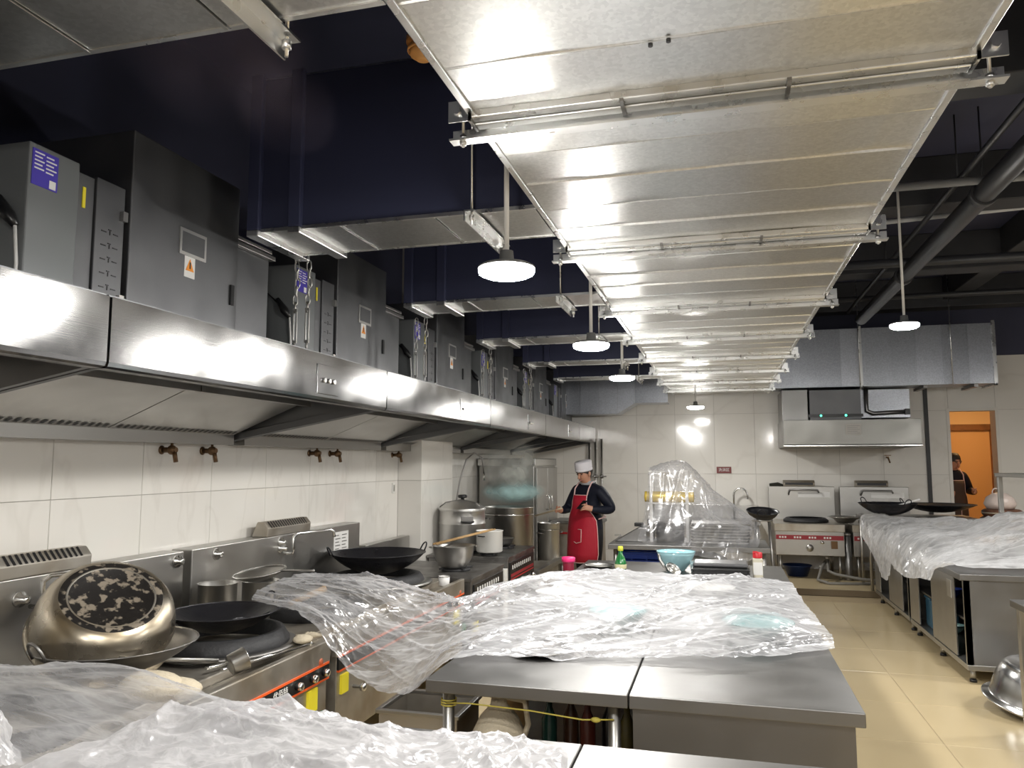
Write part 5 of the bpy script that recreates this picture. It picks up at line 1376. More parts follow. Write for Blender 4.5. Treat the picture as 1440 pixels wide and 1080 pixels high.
# contents of the open bays
def stack_bowls(x, y, z, n, m, label):
    t = thing('bowl_stack', label, 'bowl', (x, y, z))
    return t
for i, (x, y, z, c, l) in enumerate([(1.95, 6.76, 0.456, whitep, 'white bowl on the shelf in the first open cabinet bay'), (1.95, 6.76, 0.141, steel, 'steel bowl on the floor of the first open cabinet bay'),
        (1.95, 7.78, 0.141, teal, 'teal bowl low in the second open cabinet bay'), (1.95, 7.78, 0.456, blue, 'blue bowl on the shelf of the second open cabinet bay'), (1.95, 9.62, 0.456, whitep, 'white bowl in the farthest open cabinet bay')]):
    bowl_(l, (x, y, z), 0.085, 0.07, c)
tb_ = thing('blue_tub', 'dark blue tub standing in the second open cabinet bay', 'tub', (1.92, 8.0, 0.141))
MB().box(-0.12, 0.12, -0.10, 0.10, 0, 0.26).build('tub_body', mat('dull_blue', (0.03, 0.09, 0.14), 0.4), tb_, 0.02)
MB().box(-0.13, 0.13, -0.11, 0.11, 0.26, 0.275).build('lid', MATS['dull_blue'], tb_, 0.005)
# nearer cut-off table at the right edge
nt2 = thing('steel_table', 'small steel table cut off by the right edge of the view', 'table', (1.71, 4.60, 0), 0)
MB().box(0, 0.9, 0, 0.95, 0.755, 0.80).build('tabletop', topsteel, nt2, 0.005)
for x in (0.05, 0.85):
    for y in (0.05, 0.90):
        MB().box(x - 0.025, x + 0.025, y - 0.025, y + 0.025, 0, 0.755).build('leg', steel, nt2, 0.003)
MB().box(0.04, 0.86, 0.04, 0.9, 0.35, 0.37).build('undershelf', steel, nt2)
ppr = thing('folded_bag', 'crumpled white plastic bag on the small right table', 'bag', (1.92, 5.36, 0.801))
MB().ball((0, 0, 0.02), (0.12, 0.10, 0.02), 14).build('bag_fold', white, ppr)
MB().ball((0.05, -0.04, 0.035), (0.07, 0.05, 0.02), 10).build('bag_fold', white, ppr)

# big basin leaning on the floor
bas = thing('steel_basin', 'large shiny steel basin lying upside down on the floor by the right aisle', 'basin', (2.02, 6.02, 0.055))
Mb = axis_matrix((0.12, -0.12, 1.0))
prof = [(0.345, -0.01), (0.352, -0.012), (0.354, -0.004), (0.348, 0.004), (0.322, 0.012), (0.313, 0.025), (0.306, 0.08), (0.288, 0.16), (0.262, 0.215), (0.236, 0.240), (0.222, 0.243), (0.214, 0.237), (0, 0.235)]
MB().lathe([(r, z) for r, z in prof], 56, (0, 0, 0), Mb).build('basin_body', chrome, bas)
MB().lathe([(0.346, -0.012), (0.360, -0.010), (0.360, 0.0), (0.346, 0.004)], 56, (0, 0, 0), Mb).build('rolled_rim', chrome, bas)

# shelf and bowls at the right edge
shf = thing('steel_overshelf', 'steel overshelf on the right cabinets by the doorway', 'shelf', (2.60, 7.5, 0.811))
for x, y in ((0.0, 0.0), (0.0, 1.0), (0.75, 0.0), (0.75, 1.0)):
    MB().box(x - 0.02, x + 0.02, y - 0.02, y + 0.02, 0, 0.70).build('post', steel, shf, 0.003)
MB().box(-0.03, 0.78, -0.03, 1.03, 0.70, 0.735).build('shelf_board', steel, shf, 0.004)
bsh = bowl_('steel bowl on the overshelf at the right edge', (2.68, 7.66, 1.548), 0.12, 0.11, steel)
bag = thing('plastic_bag', 'pale plastic bag of greens hanging at the right edge', 'bag', (2.62, 7.25, 1.16))
MB().lathe([(0, 0), (0.10, 0.02), (0.15, 0.12), (0.13, 0.26), (0.07, 0.36), (0.02, 0.42), (0, 0.42)], 20).build('bag_body', film_mid, bag)
MB().ball((0, 0, 0.12), (0.09, 0.09, 0.09), 12).build('greens', mat('pale_greens', (0.30, 0.40, 0.12), 0.6, bump=0.5, bscale=30), bag)
MB().ball((-0.02, 0, 0.28), (0.06, 0.06, 0.05), 12).build('greens', MATS['pale_greens'], bag)
brs = thing('goods_table', 'small steel table of goods in front of the doorway', 'table', (3.40, 10.9, 0.155))
MB().box(-0.35, 0.55, -0.25, 0.25, 0.60, 0.64).build('tabletop', darksteel, brs)
for x in (-0.3, 0.5):
    for y in (-0.2, 0.2): MB().cyl((x, y, -0.08), (x, y, 0.60), 0.02, 8).build('leg', steel, brs)
bun = None
for q, l in enumerate(('lowest brown wrapped bundle of the pile by the doorway', 'middle brown wrapped bundle of the pile by the doorway', 'top brown wrapped bundle of the pile, under the pale bag')):
    if bun is None:
        bun = thing('wrapped_bundle', l, 'bundle', (3.30, 10.9, 0.796), 0, 'brown wrapped bundles')
        MB().lathe([(0, 0), (0.20, 0), (0.22, 0.03), (0.22, 0.07), (0.19, 0.09), (0, 0.09)], 18).build('wrapping', brownbag, bun)
        MB().lathe([(0.222, 0.04), (0.226, 0.045), (0.222, 0.055)], 18).build('band', cream, bun)
    else: dup(bun, (3.30 + 0.02 * q, 10.9, 0.796 + q * 0.092), l)
pb = thing('pale_shopping_bag', 'pale pink shopping bag with handles on the brown bundles', 'bag', (3.33, 10.92, 1.075))
MB().lathe([(0, 0), (0.15, 0.0), (0.18, 0.06), (0.15, 0.14), (0.08, 0.19), (0, 0.2)], 16).build('bag_body', pinkbag, pb)
loop_handle((-0.04, 0, 0.17), (1, 0, 0), (0, 0, 1), 0.08, 0.08, 0.008).build('handle', pinkbag, pb)

# ------------------------------------------------------------------ PEOPLE
def make_person(loc, rotz, label, bow=0.0, hat=True, apron_m=apronm, scale=1.0):
    t = thing('person', label, 'person', loc, rotz)
    t.scale = (scale, scale, scale)
    V = []; E = []; R = []
    def add(p, r, par=None):
        V.append(p); R.append(r if isinstance(r, tuple) else (r, r)); i = len(V) - 1
        if par is not None: E.append((par, i))
        return i
    def bend(p):   # lean forward from the hips
        if p[2] <= 0.92 or not bow: return p
        q = Matrix.Rotation(bow, 3, 'X') @ Vector((p[0], p[1], p[2] - 0.92))
        return (q.x, q.y, q.z + 0.92)
    pel = add(bend((0, 0.01, 0.92)), (0.165, 0.125))
    wai = add(bend((0, 0.01, 1.06)), (0.165, 0.13), pel)
    che = add(bend((0, 0.01, 1.22)), (0.19, 0.14), wai)
    upc = add(bend((0, 0.0, 1.345)), (0.15, 0.10), che)
    nk = add(bend((0, -0.03, 1.41)), (0.058, 0.058), upc)
    hb = add(bend((0, -0.065, 1.455)), (0.066, 0.07), nk)
    hc = add(bend((0, -0.085, 1.52)), (0.078, 0.095), hb)
    ht = add(bend((0, -0.075, 1.585)), (0.074, 0.09), hc)
    sl_ = add(bend((0.17, 0.0, 1.325)), 0.082, upc); el_ = add(bend((0.31, 0.05, 1.10)), 0.068, sl_)
    wl_ = add(bend((0.22, -0.19, 1.115)), 0.042, el_); pl0 = add(bend((0.165, -0.255, 1.14)), (0.036, 0.022), wl_)
    sr_ = add(bend((-0.17, 0.0, 1.325)), 0.082, upc); er_ = add(bend((-0.285, -0.02, 1.10)), 0.066, sr_)
    wr2 = add(bend((-0.225, -0.22, 1.085)), 0.042, er_); pr0 = add(bend((-0.215, -0.30, 1.105)), (0.036, 0.022), wr2)
    for (p0, sgn) in ((pl0, -1), (pr0, 1)):
        b = Vector(V[p0])
        for q in range(4):
            off = (q - 1.5) * 0.019
            l1 = [0.034, 0.040, 0.038, 0.028][q]
            a = add(tuple(b + Vector((sgn * 0.0 + off * 0.3, -0.03, off + 0.008))), 0.010, p0)
            c = add(tuple(b + Vector((off * 0.3 + sgn * 0.012, -0.03 - l1 * 0.7, off + 0.004))), 0.009, a)
            add(tuple(b + Vector((off * 0.3 + sgn * 0.038, -0.03 - l1 * 0.75, off - 0.004))), 0.008, c)
        a = add(tuple(b + Vector((sgn * 0.03, -0.005, 0.03))), 0.011, p0)
        add(tuple(b + Vector((sgn * 0.05, -0.035, 0.032))), 0.009, a)
    for s_ in (-1, 1):
        h = add((s_ * 0.095, 0.01, 0.84), (0.10, 0.11), pel)
        k_ = add((s_ * 0.10, -0.015, 0.48), 0.072, h)
        an = add((s_ * 0.105, 0.02, 0.10), 0.05, k_)
        add((s_ * 0.11, -0.02, 0.05), (0.048, 0.045), an)
        add((s_ * 0.12, -0.13, 0.038), (0.046, 0.034), len(V) - 1)
    me = bpy.data.meshes.new('body_skeleton')
    me.from_pydata(V, E, [])
    ob = bpy.data.objects.new('body_skeleton', me); COL.objects.link(ob)
    sk = ob.modifiers.new('skin', 'SKIN'); sk.use_smooth_shade = True; sk.branch_smoothing = 0.4
    if not me.skin_vertices:
        bpy.context.view_layer.objects.active = ob; bpy.ops.mesh.customdata_skin_add()
    sv = me.skin_vertices[0].data
    for i, r in enumerate(R):
        sv[i].radius = r; sv[i].use_root = (i == 0)
    ss = ob.modifiers.new('sub', 'SUBSURF'); ss.levels = 2; ss.render_levels = 2
    bpy.context.view_layer.update()
    dg = bpy.context.evaluated_depsgraph_get()
    bm_ = bpy.data.meshes.new_from_object(ob.evaluated_get(dg))
    bpy.data.objects.remove(ob)
    bm_.name = 'body'
    bm_.materials.clear()
    for m in (jacket, trouser, skinm): bm_.materials.append(m)
    hands = [Vector(V[pl0]), Vector(V[pr0])]; neck = Vector(V[nk])
    up = (Vector(V[hc]) - neck).normalized()
    for p in bm_.polygons:
        c = p.center
        p.use_smooth = True
        if (c - neck).dot(up) > 0.005 and (c - Vector(V[hc])).length < 0.17: p.material_index = 2
        elif min((c - h).length for h in hands) < 0.105 and min((c - Vector(V[w_])).dot((Vector(V[p_]) - Vector(V[w_])).normalized()) for w_, p_ in ((wl_, pl0), (wr2, pr0)) if (c - Vector(V[p_])).length < 0.105) > 0.02: p.material_index = 2
        elif c.z < 0.86: p.material_index = 1
    body = bpy.data.objects.new('body', bm_); COL.objects.link(body); body.parent = t
    # head details, in the head frame
    H = Vector(V[hc]); F = Vector((0, -1, -0.28)).normalized()
    if bow: F = Matrix.Rotation(bow * 0.6, 3, 'X') @ F
    Rt = Vector((1, 0, 0)); U = Rt.cross(F).normalized(); U = -U if U.z < 0 else U
    def hp(x, f, u): return tuple(H + Rt * x + F * f + U * u)
    Mh = Matrix.Translation(H) @ Matrix((Rt, -F, U)).transposed().to_4x4()
    MB().tube([hp(0, 0.085, 0.02), hp(0, 0.102, -0.012), hp(0, 0.108, -0.028), hp(0, 0.090, -0.036)], [0.008, 0.012, 0.015, 0.010], 8).build('nose', skinm, t)
    for s_ in (-1, 1):
        MB().ball(hp(s_ * 0.032, 0.083, 0.012), (0.012, 0.006, 0.006), 8).build('eye', hairm, t)
        MB().tube([hp(s_ * 0.015, 0.088, 0.03), hp(s_ * 0.035, 0.086, 0.034), hp(s_ * 0.052, 0.072, 0.028)], 0.005, 6).build('eyebrow', hairm, t)
        MB().ball(hp(s_ * 0.082, 0.0, -0.005), (0.012, 0.02, 0.032), 8).build('ear', skinm, t)
    MB().tube([hp(-0.024, 0.080, -0.058), hp(0, 0.090, -0.060), hp(0.024, 0.080, -0.058)], 0.006, 6).build('mouth', mat('lips', (0.35, 0.12, 0.10), 0.5), t)
    Mhair = Mh
    MB().lathe([(0.083, -0.02), (0.089, 0.01), (0.090, 0.05), (0.075, 0.092), (0.04, 0.112), (0, 0.118)], 24, (0, 0, 0), Mhair @ Matrix.Translation((0, 0.012, 0.0)) @ Matrix.Diagonal((0.98, 1.06, 1, 1)) @ Matrix.Rotation(-0.62, 4, 'X')).build('hair', hairm, t)
    if hat:
        MB().lathe([(0.094, 0.035), (0.098, 0.035), (0.100, 0.05), (0.101, 0.13), (0.093, 0.142), (0.0, 0.148)], 32, (0, 0, 0), Mh @ Matrix.Translation((0, 0.01, 0)) @ Matrix.Diagonal((0.95, 1.10, 1, 1)) @ Matrix.Rotation(-0.06, 4, 'X')).build('cap', hatm, t)
        MB().lathe([(0.0985, 0.032), (0.103, 0.034), (0.103, 0.055), (0.100, 0.057)], 32, (0, 0, 0), Mh @ Matrix.Translation((0, 0.01, 0)) @ Matrix.Diagonal((0.95, 1.10, 1, 1)) @ Matrix.Rotation(-0.06, 4, 'X')).build('cap_band', hatm, t)
    MB().lathe([(0.075, 1.385), (0.085, 1.40), (0.080, 1.43), (0.072, 1.432)], 20, (0, -0.01, 0)).build('collar', mat('grey_collar', (0.35, 0.36, 0.38), 0.7), t) if not bow else None
    # apron
    if apron_m:
        rows = [(1.27, 0.095, 0.168), (1.20, 0.10, 0.182), (1.12, 0.115, 0.178), (1.04, 0.17, 0.172), (0.98, 0.20, 0.172), (0.88, 0.215, 0.180), (0.74, 0.225, 0.180), (0.60, 0.23, 0.178), (0.50, 0.22, 0.176)]
        n = 14; vs = []; fs = []
        for i, (z, hw, yo) in enumerate(rows):
            for j in range(n + 1):
                u = -1 + 2 * j / n
                x = u * hw
                y = -yo + 0.9 * max(0, abs(x) - 0.03) ** 1.7 * 1.6 - 0.008 * math.sin(u * 7 + i) * (i / 8)
                p = bend((x - 0.004 * i, y, z + (0.03 * (u * u) if i == 8 else 0)))
                vs.append(p)
        for i in range(len(rows) - 1):
            for j in range(n):
                a = i * (n + 1) + j; fs.append((a, a + 1, a + n + 2, a + n + 1))
        ap = MB().add(vs, fs, True).build('apron', apron_m, t)
        sd_ = ap.modifiers.new('thick', 'SOLIDIFY'); sd_.thickness = 0.004
        N_ = n + 1
        edge = [vs[i * N_] for i in range(len(rows))] + vs[8 * N_ + 1:9 * N_] + [vs[i * N_ + n] for i in range(len(rows) - 2, -1, -1)] + [vs[j] for j in range(n - 1, 0, -1)]
        MB().tube(edge, 0.0055, 6, closed=True).build('piping', piping, ap)
        pk = [(-0.16, -0.181, 0.88), (-0.165, -0.183, 0.76), (-0.04, -0.196, 0.72), (0.03, -0.196, 0.74), (0.035, -0.196, 0.88)]
        pk = [(x, -(0.183) - 0.006 + 0.9 * max(0, abs(x) - 0.03) ** 1.7 * 1.6, z) for x, y, z in pk]
        MB().tube(pk + [pk[0]], 0.005, 6).build('pocket_piping', piping, ap)
        for s_ in (-1, 1):
            MB().tube([bend((s_ * 0.093, -0.150, 1.27)), bend((s_ * 0.10, -0.125, 1.345)), bend((s_ * 0.092, -0.06, 1.415)), bend((s_ * 0.05, 0.06, 1.43))], 0.008, 6).build('strap', piping, ap)
            if s_ < 0: continue
            MB().tube([(0.19, -0.06, 1.0), (0.20, 0.06, 1.02), (0.1, 0.16, 1.03)], 0.007, 6).build('tie', piping, ap)
    return t, V, pl0, pr0
cook, V_, pl0, pr0 = make_person((-1.52, 9.02, 0), math.radians(-28), 'cook in white cap and red apron, stirring and looking at a phone', 0.0)
Rm = Matrix.Rotation(math.radians(-28), 3, 'Z')
def toworld(p): return Rm @ Vector(p) + Vector((-1.52, 9.02, 0))
lh, rh = toworld(V_[pl0]), toworld(V_[pr0])
ph = thing('phone', 'dark phone held in the cook\'s left hand', 'phone', lh + Rm @ Vector((-0.03, -0.045, 0.03)), math.radians(-28))
ph.rotation_euler = (math.radians(-50), 0, math.radians(-38))
MB().box(-0.036, 0.036, -0.004, 0.004, -0.07, 0.07).build('phone_body', blackp, ph, 0.003)
MB().box(-0.033, 0.033, 0.004, 0.0046, -0.066, 0.066).build('screen', mat('phone_screen', (0.05, 0.06, 0.08), 0.1), ph)
pd = thing('stirring_paddle', 'pale wooden paddle in the cook\'s right hand, dipping into the pot', 'paddle', rh + Rm @ Vector((0.02, -0.05, 0.0)))
tip = Vector((-2.56, 9.40, 0.90)) - pd.location
back_ = -tip.normalized() * 0.10
MB().tube([tuple(back_), (0, 0, 0), tuple(tip * 0.98)], 0.011, 8).build('shaft', palewood, pd)
Mp = Matrix.Translation(tip) @ axis_matrix(tip)
MB().box(-0.03, 0.03, -0.005, 0.005, -0.02, 0.03, Mp).build('blade', palewood, pd)
make_person((3.35, 13.20, 0.0), math.radians(20), 'person in dark jacket leaning at the doorway, half hidden by the wall', 0.10, False, mat('brown_apron', (0.06, 0.035, 0.025), 0.7), 1.10)

# ------------------------------------------------------------------ PLASTIC SHEETS
rng = np.random.RandomState(11)
def catmull(P, n):
    """P: (k,...) control points -> n samples per span"""
    P = np.asarray(P, float); k = len(P)
    Q = np.concatenate([[2 * P[0] - P[1]], P, [2 * P[-1] - P[-2]]])
    out = []
    for i in range(k - 1):
        p0, p1, p2, p3 = Q[i], Q[i + 1], Q[i + 2], Q[i + 3]
        for j in range(n):
            u = j / n
            out.append(0.5 * ((2 * p1) + (-p0 + p2) * u + (2 * p0 - 5 * p1 + 4 * p2 - p3) * u * u + (-p0 + 3 * p1 - 3 * p2 + p3) * u ** 3))
    out.append(P[-1])
    return np.array(out)
def fold_field(A, B, n, amp, length, width, angle=None, spread=0.6):
    """sum of n sharp creases on the (A,B) metric coordinates"""
    H = np.zeros_like(A)
    a0, a1, b0, b1 = A.min(), A.max(), B.min(), B.max()
    for _ in range(n):
        ca, cb = rng.uniform(a0, a1), rng.uniform(b0, b1)
        th = rng.uniform(0, PI) if angle is None else angle + rng.normal(0, spread)
        L_ = length * rng.uniform(0.4, 1.4); w = width * rng.uniform(0.5, 1.6)
        s, c = math.sin(th), math.cos(th)
        u = (A - ca) * c + (B - cb) * s; v = -(A - ca) * s + (B - cb) * c
        v = v + 0.25 * L_ * np.sin(u / L_ * 1.5 + rng.uniform(0, 6)) * 0.3
        H += rng.choice([1, 1, -0.7]) * amp * rng.uniform(0.3, 1.2) * np.exp(-np.abs(v) / w) * np.exp(-(u / L_) ** 2)
    return H
def sheet(name, ctrl, res, folds, m, label, cat='plastic sheet', edge_jag=0.0, floor_z=None, bumps=()):
    C_ = np.array(ctrl, float)                         # rows, cols, 3
    G = catmull(C_, res[0])
    G = np.swapaxes(catmull(np.swapaxes(G, 0, 1), res[1]), 0, 1)
    nr, nc = G.shape[:2]
    du = np.linalg.norm(np.diff(G, axis=0), axis=2).mean() * np.arange(nr)
    dv = np.linalg.norm(np.diff(G, axis=1), axis=2).mean() * np.arange(nc)
    A, B = np.meshgrid(du, dv, indexing='ij')
    H = np.zeros((nr, nc))
    for f in folds: H += fold_field(A, B, **f)
    T1 = np.gradient(G, axis=0); T2 = np.gradient(G, axis=1)
    N_ = np.cross(T1, T2); N_ /= (np.linalg.norm(N_, axis=2, keepdims=True) + 1e-9)
    if N_[..., 2].mean() < 0: N_ = -N_
    for (bx, by, br, bh) in bumps:
        d2 = ((G[..., 0] - bx) ** 2 + (G[..., 1] - by) ** 2) / br ** 2
        G[..., 2] += bh * np.exp(-d2 ** 2)
    G = G + N_ * H[..., None]
    if edge_jag:
        for sl, ax in ((0, 0), (-1, 0)):
            t_ = np.arange(nc); j = edge_jag * (np.sin(t_ * 0.31 + sl) * 0.6 + np.sin(t_ * 0.83 + 1) * 0.4)
            G[sl, :, 1] += j
            G[sl * 1, :, 2] += 0.0
    if floor_z is not None:
        (x0, x1, y0, y1, z) = floor_z
        inside = (G[..., 0] > x0 - 0.01) & (G[..., 0] < x1 + 0.01) & (G[..., 1] > y0 - 0.01) & (G[..., 1] < y1 + 0.01)
        G[..., 2] = np.where(inside, np.maximum(G[..., 2], z + 0.004 + 0.0), G[..., 2])
    idx = np.arange(nr * nc).reshape(nr, nc)
    f = np.stack([idx[:-1, :-1], idx[:-1, 1:], idx[1:, 1:], idx[1:, :-1]], -1).reshape(-1, 4)
    me = bpy.data.meshes.new(name)
    me.from_pydata([tuple(p) for p in G.reshape(-1, 3)], [], [tuple(q) for q in f])
    me.polygons.foreach_set('use_smooth', [True] * len(me.polygons))
    me.materials.append(m); me.update()
    o = bpy.data.objects.new(name, me); COL.objects.link(o)
    tag(o, label, cat)
    return o
z = TZ
# sheet over the island and its sail across the aisle to the middle range
rows = [
    [(-2.40, 3.62, 0.93), (-2.05, 3.58, 0.86), (-1.75, 3.50, 0.63), (-1.42, 3.36, 0.60), (-1.13, 3.22, 0.81), (-0.75, 3.31, z + .02), (-0.36, 3.40, z + .02), (0.05, 3.50, z + .02), (0.47, 3.82, z + .015)],
    [(-2.42, 3.70, 0.96), (-2.05, 3.72, 0.90), (-1.75, 3.68, 0.72), (-1.42, 3.55, 0.72), (-1.15, 3.45, 0.84), (-0.75, 3.55, z + .06), (-0.36, 3.65, z + .04), (0.05, 3.8, z + .07), (0.48, 4.05, z + .03)],
    [(-2.42, 3.85, 0.98), (-2.02, 3.90, 0.94), (-1.70, 3.92, 0.80), (-1.40, 3.85, 0.80), (-1.18, 3.85, 0.88), (-0.75, 4.1, z + .07), (-0.36, 4.2, z + .05), (0.05, 4.3, z + .08), (0.46, 4.5, z + .03)],
    [(-2.42, 3.98, 0.99), (-2.00, 4.08, 0.96), (-1.66, 4.12, 0.86), (-1.40, 4.05, 0.86), (-1.20, 4.25, 0.90), (-0.75, 4.7, z + .07), (-0.36, 4.8, z + .06), (0.05, 4.9, z + .06), (0.44, 5.1, z + .03)],
    [(-2.42, 4.10, 0.99), (-2.00, 4.22, 0.965), (-1.65, 4.25, 0.885), (-1.40, 4.2, 0.88), (-1.20, 4.75, 0.925), (-0.78, 5.3, z + .09), (-0.36, 5.4, z + .06), (0.05, 5.5, z + .06), (0.44, 5.55, z + .03)],
    [(-2.42, 4.18, 0.985), (-2.00, 4.30, 0.955), (-1.65, 4.33, 0.875), (-1.40, 4.3, 0.87), (-1.17, 5.0, 0.88), (-0.85, 5.75, z + .05), (-0.40, 5.85, z + .03), (0.05, 5.80, z + .03), (0.42, 5.8, z + .02)],
]
sheet('plastic_sheet', rows, (40, 38), [dict(n=220, amp=0.016, length=0.42, width=0.013, angle=1.35, spread=0.4), dict(n=420, amp=0.008, length=0.12, width=0.009), dict(n=14, amp=0.03, length=0.6, width=0.05, angle=1.4, spread=0.3)],
      film_sail, 'crinkled clear plastic sheet over the centre island, sagging across the aisle to the middle range', edge_jag=0.012, floor_z=(-1.15, 0.45, 2.93, 6.78, z),
      bumps=[(0.15, 4.05, 0.22, 0.035), (-0.55, 4.15, 0.2, 0.04), (-0.95, 4.6, 0.2, 0.04), (-0.1, 5.0, 0.2, 0.04)])
# clear sheet from the near range to the near counter
rows = [
    [(-3.05, 1.5, 0.98), (-2.6, 1.25, 0.98), (-2.1, 1.2, 0.95), (-1.7, 1.25, 0.87), (-1.25, 1.35, 0.84)],
    [(-3.0, 1.9, 0.98), (-2.6, 1.75, 0.97), (-2.15, 1.7, 0.93), (-1.7, 1.7, 0.86), (-1.28, 1.75, 0.845)],
    [(-2.9, 2.2, 0.97), (-2.55, 2.08, 0.96), (-2.18, 2.05, 0.93), (-1.7, 2.0, 0.86), (-1.30, 2.05, 0.85)],
    [(-2.82, 2.34, 0.90), (-2.48, 2.27, 0.915), (-2.16, 2.34, 0.915), (-1.78, 2.28, 0.88), (-1.34, 2.18, 0.86)],
    [(-2.80, 2.42, 0.875), (-2.46, 2.34, 0.895), (-2.14, 2.44, 0.895), (-1.80, 2.38, 0.86), (-1.36, 2.26, 0.845)],
]
sheet('plastic_sheet', rows, (26, 30), [dict(n=60, amp=0.010, length=0.4, width=0.03, angle=0.9, spread=0.5), dict(n=90, amp=0.005, length=0.12, width=0.014)],
      film, 'nearly clear plastic sheet drawn over the near wok at the bottom left', edge_jag=0.006)
# crumpled white sheet on the near counter
rows = [
    [(-1.75, 1.05, 0.84), (-1.3, 1.05, 0.84), (-0.9, 1.05, 0.84), (-0.55, 1.08, 0.83), (-0.25, 1.15, 0.82)],
    [(-1.72, 1.5, 0.88), (-1.35, 1.5, 0.88), (-0.95, 1.5, 0.86), (-0.6, 1.5, 0.85), (-0.34, 1.5, 0.82)],
    [(-1.65, 1.85, 0.90), (-1.35, 1.9, 0.90), (-0.98, 1.85, 0.88), (-0.65, 1.85, 0.85), (-0.40, 1.85, 0.82)],
    [(-1.58, 2.1, 0.91), (-1.35, 2.12, 0.90), (-0.98, 2.1, 0.86), (-0.68, 2.15, 0.84), (-0.43, 2.15, 0.815)],
    [(-1.55, 2.24, 0.88), (-1.33, 2.28, 0.86), (-0.95, 2.30, 0.82), (-0.68, 2.33, 0.83), (-0.46, 2.32, 0.81)],
]
sheet('plastic_sheet', rows, (34, 34), [dict(n=90, amp=0.022, length=0.20, width=0.022, angle=1.2, spread=0.9), dict(n=300, amp=0.012, length=0.09, width=0.012)],
      film_white, 'crumpled whitish plastic sheet heaped on the near counter at the bottom', edge_jag=0.012, floor_z=(-1.75, 0.45, 1.0, 2.40, z))
# fold hanging at the left edge, near the camera
rows = [
    [(-1.95, 1.10, 0.80), (-1.80, 1.20, 0.80), (-1.72, 1.32, 0.80)],
    [(-1.98, 1.30, 0.95), (-1.84, 1.42, 0.94), (-1.74, 1.46, 0.86)],
    [(-2.05, 1.55, 1.00), (-1.90, 1.62, 0.98), (-1.78, 1.60, 0.88)],
    [(-2.15, 1.75, 0.98), (-1.98, 1.78, 0.95), (-1.82, 1.72, 0.84)],
]
sheet('plastic_sheet', rows, (22, 26), [dict(n=40, amp=0.018, length=0.25, width=0.02, angle=0.3, spread=0.4), dict(n=60, amp=0.006, length=0.1, width=0.012)],
      film_mid, 'bunched plastic fold at the lower left corner', edge_jag=0.01)
# cover over the rack on the back table
rows = [
    [(-0.86, 8.16, 0.84), (-0.55, 8.10, 0.72), (-0.2, 8.08, 0.70), (0.12, 8.06, 0.66), (0.30, 8.12, 0.70)],
    [(-0.86, 8.30, 0.90), (-0.56, 8.30, 0.92), (-0.2, 8.28, 1.00), (0.10, 8.26, 0.98), (0.36, 8.35, 0.90)],
    [(-0.80, 8.42, 1.20), (-0.58, 8.42, 1.30), (-0.32, 8.42, 1.22), (0.0, 8.42, 1.08), (0.34, 8.48, 1.03)],
    [(-0.77, 8.50, 1.55), (-0.56, 8.50, 1.62), (-0.36, 8.50, 1.58), (-0.05, 8.56, 1.30), (0.32, 8.62, 1.06)],
    [(-0.77, 8.74, 1.55), (-0.56, 8.74, 1.60), (-0.36, 8.74, 1.58), (-0.05, 8.76, 1.28), (0.30, 8.76, 1.05)],
    [(-0.84, 8.86, 1.10), (-0.58, 8.88, 1.10), (-0.32, 8.88, 1.08), (0.0, 8.88, 0.98), (0.30, 8.86, 0.92)],
    [(-0.90, 8.94, 0.84), (-0.58, 8.98, 0.84), (-0.32, 8.98, 0.84), (0.0, 8.98, 0.84), (0.30, 8.94, 0.84)],
]
sheet('plastic_sheet', rows, (16, 20), [dict(n=60, amp=0.02, length=0.35, width=0.02, angle=0.1, spread=0.35), dict(n=120, amp=0.008, length=0.12, width=0.014)],
      film, 'clear plastic sheet draped over the tall rack and trays on the back table', edge_jag=0.02)
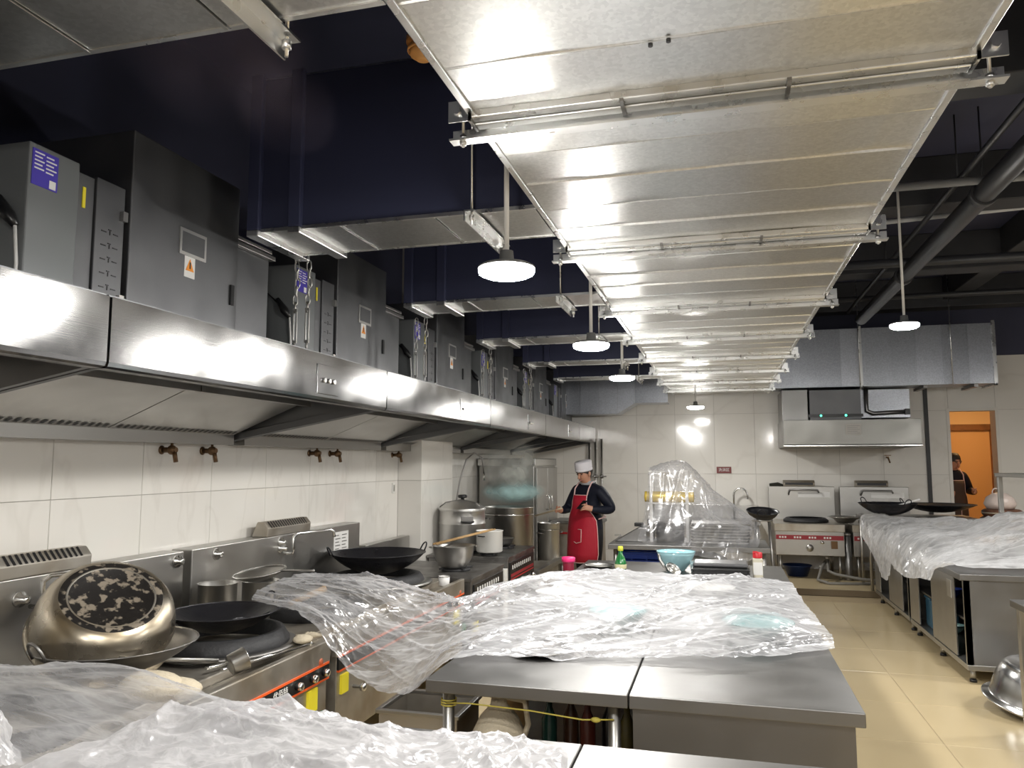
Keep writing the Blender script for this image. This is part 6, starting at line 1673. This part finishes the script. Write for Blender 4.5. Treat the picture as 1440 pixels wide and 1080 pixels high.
# sheets over the right cabinets
rows = [
    [(1.62, 8.70, 0.50), (1.66, 9.2, 0.40), (1.64, 9.8, 0.62), (1.62, 10.3, 0.76)],
    [(1.66, 8.70, 0.72), (1.68, 9.2, 0.70), (1.66, 9.8, 0.80), (1.64, 10.4, 0.90)],
    [(1.78, 8.75, 0.86), (1.80, 9.25, 0.90), (1.80, 9.85, 0.94), (1.70, 10.5, 1.00)],
    [(2.10, 8.80, 0.90), (2.12, 9.3, 0.98), (2.12, 9.9, 0.97), (2.1, 10.4, 0.98)],
    [(2.45, 8.80, 0.92), (2.46, 9.3, 1.04), (2.46, 9.9, 1.00), (2.5, 10.4, 0.95)],
    [(2.70, 8.80, 0.84), (2.70, 9.3, 0.88), (2.72, 9.9, 0.86), (2.8, 10.4, 0.86)],
]
sheet('plastic_sheet', rows, (18, 26), [dict(n=70, amp=0.022, length=0.3, width=0.022, angle=0.6, spread=0.6), dict(n=140, amp=0.010, length=0.12, width=0.014)],
      film_right, 'pale plastic sheet over the far half of the right cabinets', edge_jag=0.02)
rows = [
    [(1.60, 6.95, 0.70), (1.62, 7.4, 0.66), (1.60, 7.9, 0.60), (1.62, 8.5, 0.62), (1.64, 9.0, 0.68)],
    [(1.66, 6.90, 0.80), (1.68, 7.4, 0.80), (1.66, 7.9, 0.78), (1.66, 8.5, 0.82), (1.68, 9.0, 0.86)],
    [(1.85, 6.82, 0.83), (1.85, 7.35, 0.90), (1.84, 7.9, 0.94), (1.82, 8.5, 0.97), (1.80, 9.0, 0.96)],
    [(2.15, 6.78, 0.84), (2.15, 7.3, 0.98), (2.15, 7.9, 1.02), (2.14, 8.5, 1.0), (2.1, 9.05, 0.97)],
    [(2.45, 6.76, 0.84), (2.45, 7.3, 1.10), (2.45, 7.9, 1.16), (2.45, 8.5, 1.08), (2.45, 9.05, 0.98)],
    [(2.75, 6.80, 0.84), (2.75, 7.3, 1.16), (2.75, 7.9, 1.22), (2.75, 8.5, 1.12), (2.75, 9.0, 0.98)],
]
sheet('plastic_sheet', rows, (20, 24), [dict(n=90, amp=0.022, length=0.35, width=0.022, angle=0.4, spread=0.5), dict(n=160, amp=0.010, length=0.12, width=0.014)],
      film_right, 'big crinkled plastic sheet draped over the near half of the right cabinets', edge_jag=0.02)
